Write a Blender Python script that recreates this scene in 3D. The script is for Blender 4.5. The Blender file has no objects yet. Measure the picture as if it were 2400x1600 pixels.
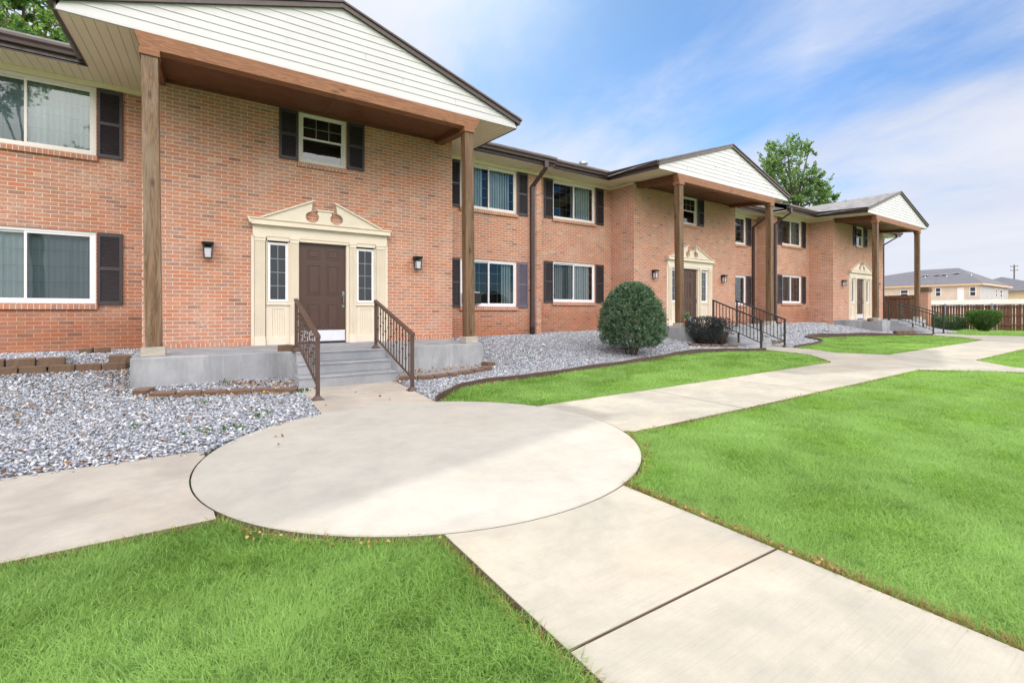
import bpy, math, random
import numpy as np
from mathutils import Vector, Matrix
random.seed(7); rng = np.random.default_rng(11)
S = bpy.context.scene
COL = S.collection
R = math.radians

# ------------------------------------------------------------------ node helpers
class NT:
    def __init__(s, name):
        s.m = bpy.data.materials.new(name); s.m.use_nodes = True
        s.t = s.m.node_tree; s.b = s.t.nodes['Principled BSDF']; s.o = s.t.nodes['Material Output']
    def n(s, typ, ins=None, **at):
        nd = s.t.nodes.new(typ)
        for k, v in at.items(): setattr(nd, k, v)
        for k, v in (ins or {}).items():
            if isinstance(v, bpy.types.NodeSocket): s.t.links.new(v, nd.inputs[k])
            else: nd.inputs[k].default_value = v
        return nd
    def math(s, op, a, b=0.0, c=None):
        d = {0: a, 1: b}
        if c is not None: d[2] = c
        return s.n('ShaderNodeMath', d, operation=op).outputs[0]
    def mix(s, f, a, b, blend='MIX'):
        a = a if isinstance(a, bpy.types.NodeSocket) else (*a, 1)
        b = b if isinstance(b, bpy.types.NodeSocket) else (*b, 1)
        return s.n('ShaderNodeMix', {0: f, 6: a, 7: b}, data_type='RGBA', blend_type=blend).outputs[2]
    def ramp(s, f, stops, interp='LINEAR'):
        r = s.n('ShaderNodeValToRGB', {0: f}); r.color_ramp.interpolation = interp
        e = r.color_ramp.elements
        while len(e) < len(stops): e.new(0.5)
        for i, (p, c) in enumerate(stops):
            e[i].position = p; e[i].color = (*c, 1) if len(c) == 3 else c
        return r.outputs[0]
    def maprange(s, v, a, b, c=0.0, d=1.0):
        return s.n('ShaderNodeMapRange', {0: v, 1: a, 2: b, 3: c, 4: d}, clamp=True).outputs[0]
    def obj(s): return s.n('ShaderNodeTexCoord').outputs['Object']
    def noise(s, vec, scale, detail=4, rough=.55, dist=0):
        return s.n('ShaderNodeTexNoise', {'Vector': vec, 'Scale': scale, 'Detail': detail, 'Roughness': rough, 'Distortion': dist}).outputs[0]
    def scale(s, vec, x, y, z):
        return s.n('ShaderNodeMapping', {0: vec, 3: (x, y, z)}).outputs[0]
    def bump(s, h, strength=.3, dist=.01):
        nd = s.n('ShaderNodeBump', {'Height': h, 'Strength': strength, 'Distance': dist})
        s.t.links.new(nd.outputs[0], s.b.inputs['Normal'])
    def set(s, color=None, rough=None, metal=None, spec=None):
        for k, v in (('Base Color', color), ('Roughness', rough), ('Metallic', metal), ('Specular IOR Level', spec)):
            if v is None: continue
            if isinstance(v, bpy.types.NodeSocket): s.t.links.new(v, s.b.inputs[k])
            elif k == 'Base Color': s.b.inputs[k].default_value = (*v, 1)
            else: s.b.inputs[k].default_value = v
        return s.m

def paint(name, c, rough=.5, var=.12, scale=6, bump=.0, metal=0, spec=None, dirt=None):
    k = NT(name); o = k.obj(); f = k.noise(o, scale, 6, .6)
    d = tuple(x*(1-var) for x in c); l = tuple(min(1, x*(1+var)) for x in c)
    col = k.ramp(f, [(.3, d), (.7, l)])
    if dirt:
        f2 = k.noise(k.scale(o, 3, 3, .7), 2.2, 8, .7)
        col = k.mix(k.maprange(f2, .52, .75, 0, .6), col, dirt)
    r = k.maprange(k.noise(o, scale*3, 5, .6), .3, .7, rough-.08, rough+.1)
    if bump: k.bump(k.noise(o, scale*18, 4, .6), bump, .004)
    return k.set(col, r, metal, spec)

def brick_mat(name, stain=0.0, sold=False):
    k = NT(name); tc = k.n('ShaderNodeTexCoord'); o = tc.outputs['Object']
    sp = k.n('ShaderNodeSeparateXYZ', {0: o}); sn = k.n('ShaderNodeSeparateXYZ', {0: tc.outputs['Normal']})
    side = k.math('GREATER_THAN', k.math('ABSOLUTE', sn.outputs[0]), .5)
    u = k.math('ADD', k.math('MULTIPLY', sp.outputs[1], side), k.math('MULTIPLY', sp.outputs[0], k.math('SUBTRACT', 1.0, side)))
    wob = k.math('MULTIPLY', k.math('SUBTRACT', k.noise(o, 9, 3), .5), .006)
    wob2 = k.math('MULTIPLY', k.math('SUBTRACT', k.noise(k.scale(o, 1, 1, 1.7), 11, 3), .5), .006)
    u = k.math('ADD', u, wob); v = k.math('ADD', sp.outputs[2], wob2)
    bw, bh = (.072, .30) if sold else (.208, .0690)
    row = k.math('FLOOR', k.math('DIVIDE', v, bh))
    off = k.math('MULTIPLY', k.math('FRACT', k.math('MULTIPLY', row, .5)), 1.0)
    uu = k.math('ADD', k.math('DIVIDE', u, bw), off)
    col = k.math('FLOOR', uu); fu = k.math('FRACT', uu); fv = k.math('FRACT', k.math('DIVIDE', v, bh))
    du = k.math('MULTIPLY', k.math('MINIMUM', fu, k.math('SUBTRACT', 1.0, fu)), bw)
    dv = k.math('MULTIPLY', k.math('MINIMUM', fv, k.math('SUBTRACT', 1.0, fv)), bh)
    d = k.math('MINIMUM', du, dv) if not sold else du
    edge = k.math('MULTIPLY', k.math('SUBTRACT', k.noise(o, 60, 3), .5), .004)
    mask = k.maprange(k.math('ADD', d, edge), .0035, .0065)
    idv = k.n('ShaderNodeCombineXYZ', {0: col, 1: row})
    wn = k.n('ShaderNodeTexWhiteNoise', {'Vector': idv.outputs[0]}, noise_dimensions='2D')
    bc = k.ramp(wn.outputs[0], [(0, (.40, .165, .080)), (.18, (.33, .165, .100)), (.36, (.385, .140, .062)), (.52, (.31, .175, .118)),
                                (.66, (.43, .195, .098)), (.78, (.26, .148, .105)), (.88, (.35, .205, .125)), (.95, (.165, .085, .065)), (1, (.44, .275, .175))])
    bc = k.mix(1.0, bc, (1.20, 1.07, 1.22), 'MULTIPLY')
    mott = k.noise(o, 45, 5, .65)
    bc = k.mix(k.maprange(mott, .35, .75, 0, .32), bc, (.50, .33, .24))
    bc = k.mix(k.maprange(k.noise(k.scale(o, 1, 1, 2.5), 70, 4, .7), .58, .72, 0, .5), bc, (.20, .085, .05))
    # lime bloom in patches
    bl = k.math('MULTIPLY', k.maprange(k.noise(o, 1.3, 6, .7), .46, .70), k.maprange(k.noise(o, 26, 4, .7), .42, .62))
    bc = k.mix(k.math('MULTIPLY', bl, .62), bc, (.60, .44, .375))
    mc = k.mix(k.noise(o, 30, 4), (.56, .44, .335), (.68, .555, .44))
    c = k.mix(mask, mc, bc)
    pat = k.noise(o, .55, 5, .6)
    c = k.mix(k.maprange(pat, .48, .72, 0, .30), c, k.mix(1.0, c, (.72, .66, .60), 'MULTIPLY'))
    c = k.mix(k.maprange(k.noise(k.scale(o, 2.2, 2.2, .22), 1.6, 5, .65), .56, .74, 0, .30), c, k.mix(1.0, c, (.66, .62, .60), 'MULTIPLY'))
    if stain:
        z = k.math('ADD', sp.outputs[2], k.math('MULTIPLY', k.math('SUBTRACT', k.noise(o, 1.6, 6, .65), .5), 1.1))
        st = k.math('MULTIPLY', k.maprange(z, stain, stain-.65), .78)
        c = k.mix(st, c, k.mix(mask, (.40, .225, .115), k.mix(1.0, bc, (.70, .56, .50), 'MULTIPLY')))
    k.bump(k.math('ADD', k.math('MULTIPLY', mask, 1.0), k.math('MULTIPLY', mott, .35)), .55, .006)
    return k.set(c, k.maprange(mott, .3, .7, .72, .92), spec=.25)

def wood_mat(name, a, b, axis='z', knots=True, grey=None, rough=.62):
    k = NT(name); o = k.obj()
    sc = {'z': (9, 9, .55), 'x': (.55, 9, 9), 'y': (9, .55, 9)}[axis]
    v = k.scale(o, *sc)
    w = k.noise(v, 1.6, 3, .5, .6)
    rings = k.math('FRACT', k.math('MULTIPLY', w, 9.0))
    rings = k.math('ABSOLUTE', k.math('SUBTRACT', rings, .5))
    fine = k.noise(k.scale(o, *[q*7 for q in sc]), 2.0, 4, .7)
    f = k.math('ADD', k.math('MULTIPLY', rings, .9), k.math('MULTIPLY', fine, .55))
    c = k.ramp(f, [(.12, tuple(x*.62 for x in a)), (.45, a), (.85, b)])
    if grey:
        g = k.maprange(k.noise(k.scale(o, *[q*.35 for q in sc]), 2.4, 6, .7, .4), .46, .66, 0, .75)
        c = k.mix(g, c, grey)
    if knots:
        vo = k.n('ShaderNodeTexVoronoi', {'Vector': k.scale(o, *{'z': (3.2, 3.2, 1.25), 'x': (1.25, 3.2, 3.2), 'y': (3.2, 1.25, 3.2)}[axis]), 'Scale': 1.35, 'Randomness': 1.0})
        kn = k.maprange(vo.outputs['Distance'], .16, .05)
        c = k.mix(k.math('MULTIPLY', kn, .8), c, tuple(x*.28 for x in a))
    k.bump(f, .35, .006)
    return k.set(c, rough, spec=.3)

def concrete_mat(name, a, b, streak=False, rust=None, speck=.5, sides=True):
    k = NT(name); o = k.obj()
    f = k.noise(o, 1.25, 9, .68, .35)
    c = k.ramp(f, [(.36, a), (.64, b)])
    f2 = k.noise(o, 5.5, 8, .7)
    c = k.mix(k.maprange(f2, .42, .72, 0, .28), c, tuple(x*.72 for x in a))
    c = k.mix(k.maprange(k.noise(k.scale(o, 1, 1.9, 1), 2.1, 6, .75, .8), .6, .78, 0, .45), c, tuple(min(1, x*1.16) for x in b))
    sc1 = k.noise(k.n('ShaderNodeMapping', {0: o, 2: (0, 0, .6), 3: (1.2, 14, 1)}).outputs[0], 3.0, 5, .7)
    c = k.mix(k.maprange(sc1, .63, .78, 0, .45), c, tuple(min(1, x*1.3) for x in b))
    vo = k.n('ShaderNodeTexVoronoi', {'Vector': k.n('ShaderNodeMapping', {0: o, 1: (3.1, 1.7, .5)}).outputs[0], 'Scale': .42}, feature='DISTANCE_TO_EDGE')
    wob = k.math('ADD', vo.outputs['Distance'], k.math('MULTIPLY', k.math('SUBTRACT', k.noise(o, 3.0, 6, .7), .5), .10))
    crk = k.math('MULTIPLY', k.maprange(k.math('ABSOLUTE', wob), .0035, .0005), k.maprange(k.noise(o, .7, 2), .50, .60))
    c = k.mix(k.math('MULTIPLY', crk, .0), c, tuple(x*.35 for x in a))
    wt = k.noise(o, .42, 5, .7, .6)
    c = k.mix(k.maprange(wt, .50, .66, 0, .55), c, tuple(x*.80 for x in (a[0]*.96, a[1], a[2]*1.05)))
    if rust:
        c = k.mix(k.maprange(k.noise(o, .55, 6, .6), .5, .75, 0, .5), c, rust)
    sp = k.noise(o, 140, 3, .6)
    c = k.mix(k.maprange(sp, .58, .72, 0, speck), c, tuple(x*.62 for x in a))
    c = k.mix(k.maprange(k.noise(o, 16, 6, .8), .70, .78, 0, .7), c, tuple(x*.5 for x in a))
    if streak:
        s1 = k.noise(k.scale(o, 2.0, 2.0, .35), 1.5, 6, .7)
        c = k.mix(k.maprange(s1, .44, .68, 0, .62), c, tuple(x*.52 for x in a))
        s2 = k.noise(k.scale(o, 6, 6, .35), 2.3, 5, .7)
        c = k.mix(k.maprange(s2, .58, .72, 0, .5), c, tuple(min(1, x*1.3) for x in b))
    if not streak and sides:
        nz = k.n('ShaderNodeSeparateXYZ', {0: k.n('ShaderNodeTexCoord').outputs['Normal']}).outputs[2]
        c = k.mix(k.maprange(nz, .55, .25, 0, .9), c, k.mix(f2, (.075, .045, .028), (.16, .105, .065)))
    bro = k.noise(k.n('ShaderNodeMapping', {0: o, 3: (3, 130, 3)}).outputs[0], 1.0, 2, .5)
    c = k.mix(k.maprange(bro, .5, .72, 0, .16), c, tuple(x*.6 for x in a))
    k.bump(k.math('ADD', k.math('ADD', k.math('MULTIPLY', sp, .5), k.math('MULTIPLY', bro, .6)), f2), .3, .004)
    return k.set(c, k.maprange(f2, .3, .7, .78, .95), spec=.25)

def attr_mat(name, rough=.6, trans=0.0, spec=.3, noise=0):
    k = NT(name); a = k.n('ShaderNodeAttribute', attribute_name='col').outputs['Color']
    if noise:
        a = k.mix(k.maprange(k.noise(k.obj(), noise, 4), .35, .7, 0, .45), a, k.mix(1.0, a, (.55, .55, .55), 'MULTIPLY'))
    k.set(a, rough, spec=spec)
    if trans:
        tr = k.n('ShaderNodeBsdfTranslucent', {0: k.mix(1.0, a, (1.25, 1.35, .7), 'MULTIPLY')})
        mx = k.n('ShaderNodeMixShader', {0: trans, 1: k.b.outputs[0], 2: tr.outputs[0]})
        k.t.links.new(mx.outputs[0], k.o.inputs[0])
    return k.m

def glass_mat(name, tint=(.80, .86, .86), refl=1.5):
    k = NT(name)
    tr = k.n('ShaderNodeBsdfTransparent', {0: (*tint, 1)})
    w = k.noise(k.obj(), 1.1, 2, .5)
    bm = k.n('ShaderNodeBump', {'Height': w, 'Strength': .05, 'Distance': .05})
    gl = k.n('ShaderNodeBsdfGlossy', {0: (.95, .97, 1, 1), 1: .015, 'Normal': bm.outputs[0]})
    fr = k.n('ShaderNodeFresnel', {0: 1.55})
    mx = k.n('ShaderNodeMixShader', {0: k.math('MINIMUM', k.math('MULTIPLY', fr.outputs[0], refl*1.7), 1.0), 1: tr.outputs[0], 2: gl.outputs[0]})
    k.t.links.new(mx.outputs[0], k.o.inputs[0]); return k.m

def soffit_mat():
    k = NT('soffit_vinyl'); o = k.obj(); sp = k.n('ShaderNodeSeparateXYZ', {0: o})
    f = k.math('FRACT', k.math('DIVIDE', sp.outputs[0], .127))
    g = k.maprange(k.math('ABSOLUTE', k.math('SUBTRACT', f, .5)), .46, .49)
    c = k.mix(k.math('MULTIPLY', g, .75), k.mix(k.noise(o, 2, 5), (.70, .60, .46), (.76, .66, .51)), (.20, .155, .10))
    k.bump(k.math('MULTIPLY', g, -1.0), .6, .01)
    return k.set(c, .5)

def shingle_mat():
    k = NT('roof_shingles'); o = k.obj(); sp = k.n('ShaderNodeSeparateXYZ', {0: o}); sn = k.n('ShaderNodeSeparateXYZ', {0: k.n('ShaderNodeTexCoord').outputs['Normal']})
    side = k.math('GREATER_THAN', k.math('ABSOLUTE', sn.outputs[0]), .15)
    u = k.math('ADD', k.math('MULTIPLY', sp.outputs[1], side), k.math('MULTIPLY', sp.outputs[0], k.math('SUBTRACT', 1.0, side)))
    row = k.math('FLOOR', k.math('DIVIDE', sp.outputs[2], .046))
    rr = k.n('ShaderNodeTexWhiteNoise', {'W': row}, noise_dimensions='1D').outputs[0]
    col = k.math('FLOOR', k.math('DIVIDE', k.math('ADD', u, k.math('MULTIPLY', rr, 3.0)), .17))
    idv = k.n('ShaderNodeCombineXYZ', {0: col, 1: row})
    wn = k.n('ShaderNodeTexWhiteNoise', {'Vector': idv.outputs[0]}, noise_dimensions='2D').outputs[0]
    c = k.ramp(wn, [(0, (.17, .16, .165)), (.5, (.235, .225, .23)), (1, (.31, .30, .305))])
    c = k.mix(k.maprange(k.noise(o, 90, 3), .4, .7, 0, .4), c, (.12, .115, .12))
    c = k.mix(k.maprange(k.noise(o, .8, 5), .45, .7, 0, .35), c, (.34, .32, .31))
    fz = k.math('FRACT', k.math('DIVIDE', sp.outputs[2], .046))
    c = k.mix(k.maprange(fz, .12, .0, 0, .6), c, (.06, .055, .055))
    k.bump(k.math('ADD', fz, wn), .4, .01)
    return k.set(c, .9, spec=.2)

M = {}
M['brick'] = brick_mat('red_brick')
M['brick_low'] = brick_mat('red_brick_soil_stained', stain=.95)
M['sill'] = brick_mat('brick_sill', sold=True)
M['cream'] = paint('cream_paint', (.665, .575, .465), .45, .05, 3, .08)
M['frieze'] = paint('almond_trim', (.72, .61, .45), .45, .05, 3)
M['siding'] = paint('white_siding', (.505, .485, .50), .42, .05, 1.5, .05)
M['soffit'] = soffit_mat()
M['brown'] = paint('brown_metal', (.060, .036, .034), .38, .12, 5)
M['shingle'] = shingle_mat()
M['post_b'] = wood_mat('brown_post_wood', (.095, .048, .022), (.185, .102, .050), 'z', True, (.20, .135, .085), .5)
M['post'] = wood_mat('weathered_post_wood', (.125, .070, .036), (.225, .130, .070), 'z', True, (.27, .205, .15), .45)
M['postbase'] = wood_mat('grey_post_base_wood', (.36, .32, .27), (.46, .42, .36), 'x', False, None, .75)
M['beam'] = wood_mat('stained_beam_wood', (.215, .088, .042), (.315, .145, .072), 'x', True, None, .55)
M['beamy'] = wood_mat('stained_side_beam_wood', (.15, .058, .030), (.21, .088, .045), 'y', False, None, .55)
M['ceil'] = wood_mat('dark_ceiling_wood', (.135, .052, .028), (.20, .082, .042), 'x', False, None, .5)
M['slab'] = concrete_mat('porch_concrete', (.27, .275, .295), (.36, .36, .375), streak=True, speck=.25)
M['steps'] = concrete_mat('steps_concrete', (.25, .255, .275), (.34, .34, .36), speck=.2, sides=False)
M['walk'] = concrete_mat('walk_concrete', (.325, .305, .260), (.445, .402, .330), rust=(.43, .34, .24), speck=.3)
M['walk_old'] = concrete_mat('old_walk_concrete', (.37, .326, .280), (.495, .440, .378), rust=(.45, .355, .265), speck=.5)
M['disc'] = concrete_mat('round_slab_concrete', (.39, .362, .318), (.455, .424, .374), rust=(.44, .37, .285), speck=.18)
M['door'] = paint('brown_door_paint', (.066, .031, .023), .42, .06, 4)
M['kick'] = paint('brushed_kick_plate', (.70, .70, .76), .35, .05, 8, metal=.25)
M['steel'] = paint('polished_steel', (.36, .36, .38), .25, .05, 8, metal=1)
M['shutter'] = paint('shutter_vinyl', (.040, .030, .036), .5, .1, 4)
M['shutter_l'] = paint('faded_shutter_vinyl', (.115, .095, .135), .5, .1, 4)
M['black'] = paint('black_metal', (.012, .012, .013), .4, .1, 6)
M['bronze'] = paint('brown_rail_paint', (.075, .042, .033), .4, .14, 9, .05)
M['iron'] = paint('dark_iron_paint', (.030, .027, .026), .45, .2, 9, .05)
M['frame'] = paint('window_vinyl', (.69, .63, .605), .4, .04, 4)
M['frame_w'] = paint('white_window_vinyl', (.78, .745, .76), .4, .04, 4)
M['glass'] = glass_mat('window_glass', (.70, .78, .80), 1.0)
M['glass2'] = glass_mat('dark_screen_glass', (.46, .53, .56), .8)
M['blind'] = paint('vertical_blind', (.66, .69, .68), .6, .05, 3)
M['grid'] = paint('window_grid', (.38, .40, .40), .5, .05, 4)
M['dark'] = paint('dark_interior', (.035, .037, .04), .9, .1, 2)
M['lens'] = paint('frosted_lens', (.50, .50, .56), .35, .03, 5)
M['block'] = concrete_mat('red_concrete_block', (.15, .088, .074), (.235, .15, .125), speck=.5)
M['edging'] = paint('brown_edging', (.075, .040, .033), .5, .2, 4)
M['boot'] = paint('black_drain_pipe', (.010, .012, .014), .45, .1, 6)
M['white'] = paint('white_pvc', (.75, .75, .78), .4, .04, 5)
M['stone'] = attr_mat('gravel_stones', .75, 0, .3, 60)
M['leafm'] = attr_mat('leaf', .5, .48, .35)
M['dleaf'] = attr_mat('glossy_dark_leaf', .42, .18, .4)
M['grass'] = attr_mat('grass_blade', .6, .42, .2)
M['dryleaf'] = attr_mat('dry_leaf', .8, .15, .2)
M['bark'] = wood_mat('bark', (.10, .075, .055), (.19, .15, .115), 'z', False, None, .9)
M['fencewood'] = wood_mat('fence_boards', (.130, .052, .030), (.220, .100, .058), 'z', True, (.19, .125, .09), .75)
M['terracotta'] = paint('terracotta', (.42, .13, .06), .7, .1, 6)
M['galv'] = paint('galvanised_pole', (.23, .25, .34), .45, .08, 6)
def soil(name, a, b, c):
    k = NT(name); o = k.obj()
    col = k.ramp(k.noise(o, 3.5, 8, .7), [(.3, a), (.7, b)])
    col = k.mix(k.maprange(k.noise(o, .45, 4, .6), .45, .7, 0, .7), col, c)
    k.bump(k.noise(o, 40, 5, .7), .6, .02); return k.set(col, .95, spec=.1)
M['gravelbase'] = soil('gravel_bed', (.20, .195, .20), (.34, .335, .34), (.27, .25, .235))
M['mulch'] = soil('bed_soil', (.16, .115, .08), (.27, .21, .16), (.22, .16, .11))
def ground_mat():
    k = NT('lawn_ground'); o = k.obj(); sp = k.n('ShaderNodeSeparateXYZ', {0: o})
    col = k.ramp(k.noise(o, 22, 8, .75), [(.3, (.075, .16, .028)), (.55, (.13, .26, .05)), (.75, (.19, .34, .075))])
    col = k.mix(k.maprange(k.noise(o, .5, 6, .6), .42, .7, 0, .5), col, (.15, .23, .055))
    dirt = k.ramp(k.noise(o, .35, 8, .7), [(.3, (.36, .32, .26)), (.7, (.48, .45, .40))])
    col = k.mix(k.maprange(k.math('ADD', sp.outputs[0], k.math('MULTIPLY', k.noise(o, .3, 4), 6)), 60, 64), col, dirt)
    k.bump(k.noise(o, 60, 5, .7), .8, .02); return k.set(col, .95, spec=.1)
M['ground'] = ground_mat()

# ------------------------------------------------------------------ mesh helpers
class MB:
    def __init__(s): s.v = []; s.f = []; s.mi = []
    def add(s, vs, fs, mi=0):
        o = len(s.v); s.v += [tuple(p) for p in vs]
        for q in fs: s.f.append([i+o for i in q]); s.mi.append(mi)
    def box(s, x0, x1, y0, y1, z0, z1, mi=0):
        s.add([(x0,y0,z0),(x1,y0,z0),(x1,y1,z0),(x0,y1,z0),(x0,y0,z1),(x1,y0,z1),(x1,y1,z1),(x0,y1,z1)],
              [(0,3,2,1),(4,5,6,7),(0,1,5,4),(1,2,6,5),(2,3,7,6),(3,0,4,7)], mi)
    def prism(s, poly, y0, y1, mi=0, ax='y'):      # poly in (x,z) extruded along y (or (y,z) along x)
        n = len(poly)
        P = (lambda a, b, t: (a, t, b)) if ax == 'y' else ((lambda a, b, t: (t, a, b)) if ax == 'x' else (lambda a, b, t: (a, b, t)))
        vs = [P(a, b, y0) for a, b in poly]+[P(a, b, y1) for a, b in poly]
        fs = [list(range(n)), list(range(2*n-1, n-1, -1))]
        for i in range(n): j = (i+1) % n; fs.append((i, i+n, j+n, j))
        s.add(vs, fs, mi)
    def tube(s, pts, r, n=8, mi=0, cap=True):
        pts = [Vector(p) for p in pts]; rs = r if isinstance(r, (list, tuple)) else [r]*len(pts)
        vs = []; fs = []
        for i, p in enumerate(pts):
            d = (pts[min(i+1, len(pts)-1)]-pts[max(i-1, 0)]).normalized()
            a = d.cross(Vector((0, 0, 1)) if abs(d.z) < .9 else Vector((1, 0, 0))).normalized(); b = d.cross(a)
            for k in range(n):
                t = 2*math.pi*k/n + math.pi/n; vs.append(p+(a*math.cos(t)+b*math.sin(t))*rs[i])
        for i in range(len(pts)-1):
            for k in range(n):
                k2 = (k+1) % n; fs.append((i*n+k, i*n+k2, (i+1)*n+k2, (i+1)*n+k))
        if cap: fs.append(list(range(n))[::-1]); fs.append([len(vs)-n+k for k in range(n)])
        s.add(vs, fs, mi)
    def lathe(s, prof, cx, cy, n=16, mi=0):
        vs = []; fs = []
        for r, z in prof:
            for k in range(n):
                t = 2*math.pi*k/n; vs.append((cx+r*math.cos(t), cy+r*math.sin(t), z))
        for i in range(len(prof)-1):
            for k in range(n):
                k2 = (k+1) % n; fs.append((i*n+k, i*n+k2, (i+1)*n+k2, (i+1)*n+k))
        fs.append(list(range(n))[::-1]); fs.append([len(vs)-n+k for k in range(n)])
        s.add(vs, fs, mi)
    def hexa(s, b, t, mi=0):      # 4 bottom, 4 top points
        s.add(list(b)+list(t), [(0,3,2,1),(4,5,6,7),(0,1,5,4),(1,2,6,5),(2,3,7,6),(3,0,4,7)], mi)
    def build(s, name, mats, parent=None, bevel=0, smooth=False, loc=None):
        me = bpy.data.meshes.new(name); me.from_pydata(s.v, [], s.f)
        for m in (mats if isinstance(mats, (list, tuple)) else [mats]): me.materials.append(m)
        if max(s.mi, default=0): me.polygons.foreach_set('material_index', s.mi)
        if smooth: me.polygons.foreach_set('use_smooth', [True]*len(me.polygons))
        me.validate(); me.update()
        o = bpy.data.objects.new(name, me); COL.objects.link(o)
        if parent: o.parent = parent
        if loc: o.location = loc
        if bevel:
            b = o.modifiers.new('bevel', 'BEVEL'); b.width = bevel; b.segments = 2; b.limit_method = 'ANGLE'
        return o

def tag(o, label=None, cat=None, group=None, kind=None):
    if label: o['label'] = label
    if cat: o['category'] = cat
    if group: o['group'] = group
    if kind: o['kind'] = kind
    return o
def empty(name, loc=(0, 0, 0), rz=0):
    o = bpy.data.objects.new(name, None); COL.objects.link(o); o.location = loc; o.rotation_euler = (0, 0, rz)
    o.empty_display_size = .2; return o
def copy_tree(o, parent=None):
    c = o.copy(); COL.objects.link(c)
    if parent: c.parent = parent
    for ch in list(o.children): copy_tree(ch, c)
    return c
def np_mesh(name, verts, faces_list, mat, colors=None, parent=None, smooth=False):
    """verts (N,3); faces_list: list of int arrays (F,k); colors (N,3)"""
    me = bpy.data.meshes.new(name)
    me.vertices.add(len(verts)); me.vertices.foreach_set('co', np.asarray(verts, np.float32).ravel())
    loops = np.concatenate([f.ravel() for f in faces_list]).astype(np.int32)
    tot = np.concatenate([np.full(len(f), f.shape[1], np.int32) for f in faces_list])
    start = np.concatenate([[0], np.cumsum(tot)[:-1]]).astype(np.int32)
    me.loops.add(len(loops)); me.loops.foreach_set('vertex_index', loops)
    me.polygons.add(len(tot)); me.polygons.foreach_set('loop_start', start); me.polygons.foreach_set('loop_total', tot)
    me.update(calc_edges=True)
    if colors is not None:
        a = me.color_attributes.new('col', 'FLOAT_COLOR', 'POINT')
        a.data.foreach_set('color', np.concatenate([colors, np.ones((len(colors), 1))], 1).astype(np.float32).ravel())
    me.materials.append(mat)
    if smooth: me.polygons.foreach_set('use_smooth', np.ones(len(tot), bool))
    o = bpy.data.objects.new(name, me); COL.objects.link(o)
    if parent: o.parent = parent
    return o

def sst(a, b, x):
    t = np.clip((np.asarray(x, float)-a)/(b-a), 0, 1); return t*t*(3-2*t)
def G(X, Y):       # height of paths and beds
    X = np.asarray(X, float); Y = np.asarray(Y, float)
    a = .01*np.minimum(np.maximum(0, X-4.5), 22.5)-.27*sst(28, 42, X)
    b = .45*sst(7.0, 11.0, Y)*(1-sst(33, 36, X))
    return a+b
def gz(x, y): return float(G(x, y))

def in_poly(P, poly):
    x, y = P[:, 0], P[:, 1]; ins = np.zeros(len(P), bool); n = len(poly)
    for i in range(n):
        x1, y1 = poly[i]; x2, y2 = poly[(i+1) % n]
        c = ((y1 > y) != (y2 > y)) & (x < (x2-x1)*(y-y1)/((y2-y1) if y2 != y1 else 1e-9)+x1)
        ins ^= c
    return ins
def edge_dist(P, poly):
    d = np.full(len(P), 1e9); n = len(poly)
    for i in range(n):
        a = np.array(poly[i]); b = np.array(poly[(i+1) % n]); ab = b-a
        t = np.clip(((P-a)@ab)/max(ab@ab, 1e-9), 0, 1)
        d = np.minimum(d, np.hypot(*(P-a-t[:, None]*ab).T))
    return d

# ------------------------------------------------------------------ building units
FW, RY, WX = 2.92, 1.05, 6.36        # half width of entry block, recess depth, half length of a unit
ZS = 4.787                           # soffit height above the porch slab
def zsof(y): return ZS+(y-.38)*.0641 if y < .38 else ZS

def wall_holes(mb, x0, x1, z0, z1, y, holes, depth=.11, mi=0):
    xs = sorted({x0, x1, *[h[0] for h in holes], *[h[1] for h in holes]}); zs = sorted({z0, z1, *[h[2] for h in holes], *[h[3] for h in holes]})
    for a, b in zip(xs, xs[1:]):
        for c, d in zip(zs, zs[1:]):
            mx, mz = (a+b)/2, (c+d)/2
            if any(h[0] < mx < h[1] and h[2] < mz < h[3] for h in holes): continue
            mb.add([(a, y, c), (b, y, c), (b, y, d), (a, y, d)], [(0, 1, 2, 3)], mi)
    for a, b, c, d in holes:
        Y = y+depth
        mb.add([(a,y,c),(b,y,c),(b,y,d),(a,y,d),(a,Y,c),(b,Y,c),(b,Y,d),(a,Y,d)], [(0,4,5,1),(1,5,6,2),(2,6,7,3),(3,7,4,0)], mi)

def blinds(parent, x0, x1, z0, z1, y, ang=20, w=.088, mat='blind'):
    mb = MB(); n = max(1, int((x1-x0)/(w*.86))); st = (x1-x0)/n
    for i in range(n):
        cx = x0+st*(i+.5); a = R(ang+random.uniform(-5, 5)); dx = math.cos(a)*w/2; dy = math.sin(a)*w/2
        mb.add([(cx-dx, y-dy, z0), (cx, y+.008, z0), (cx+dx, y+dy, z0), (cx-dx, y-dy, z1), (cx, y+.008, z1), (cx+dx, y+dy, z1)], [(0, 1, 4, 3), (1, 2, 5, 4)])
    return mb.build('blinds', M[mat], parent)

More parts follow.
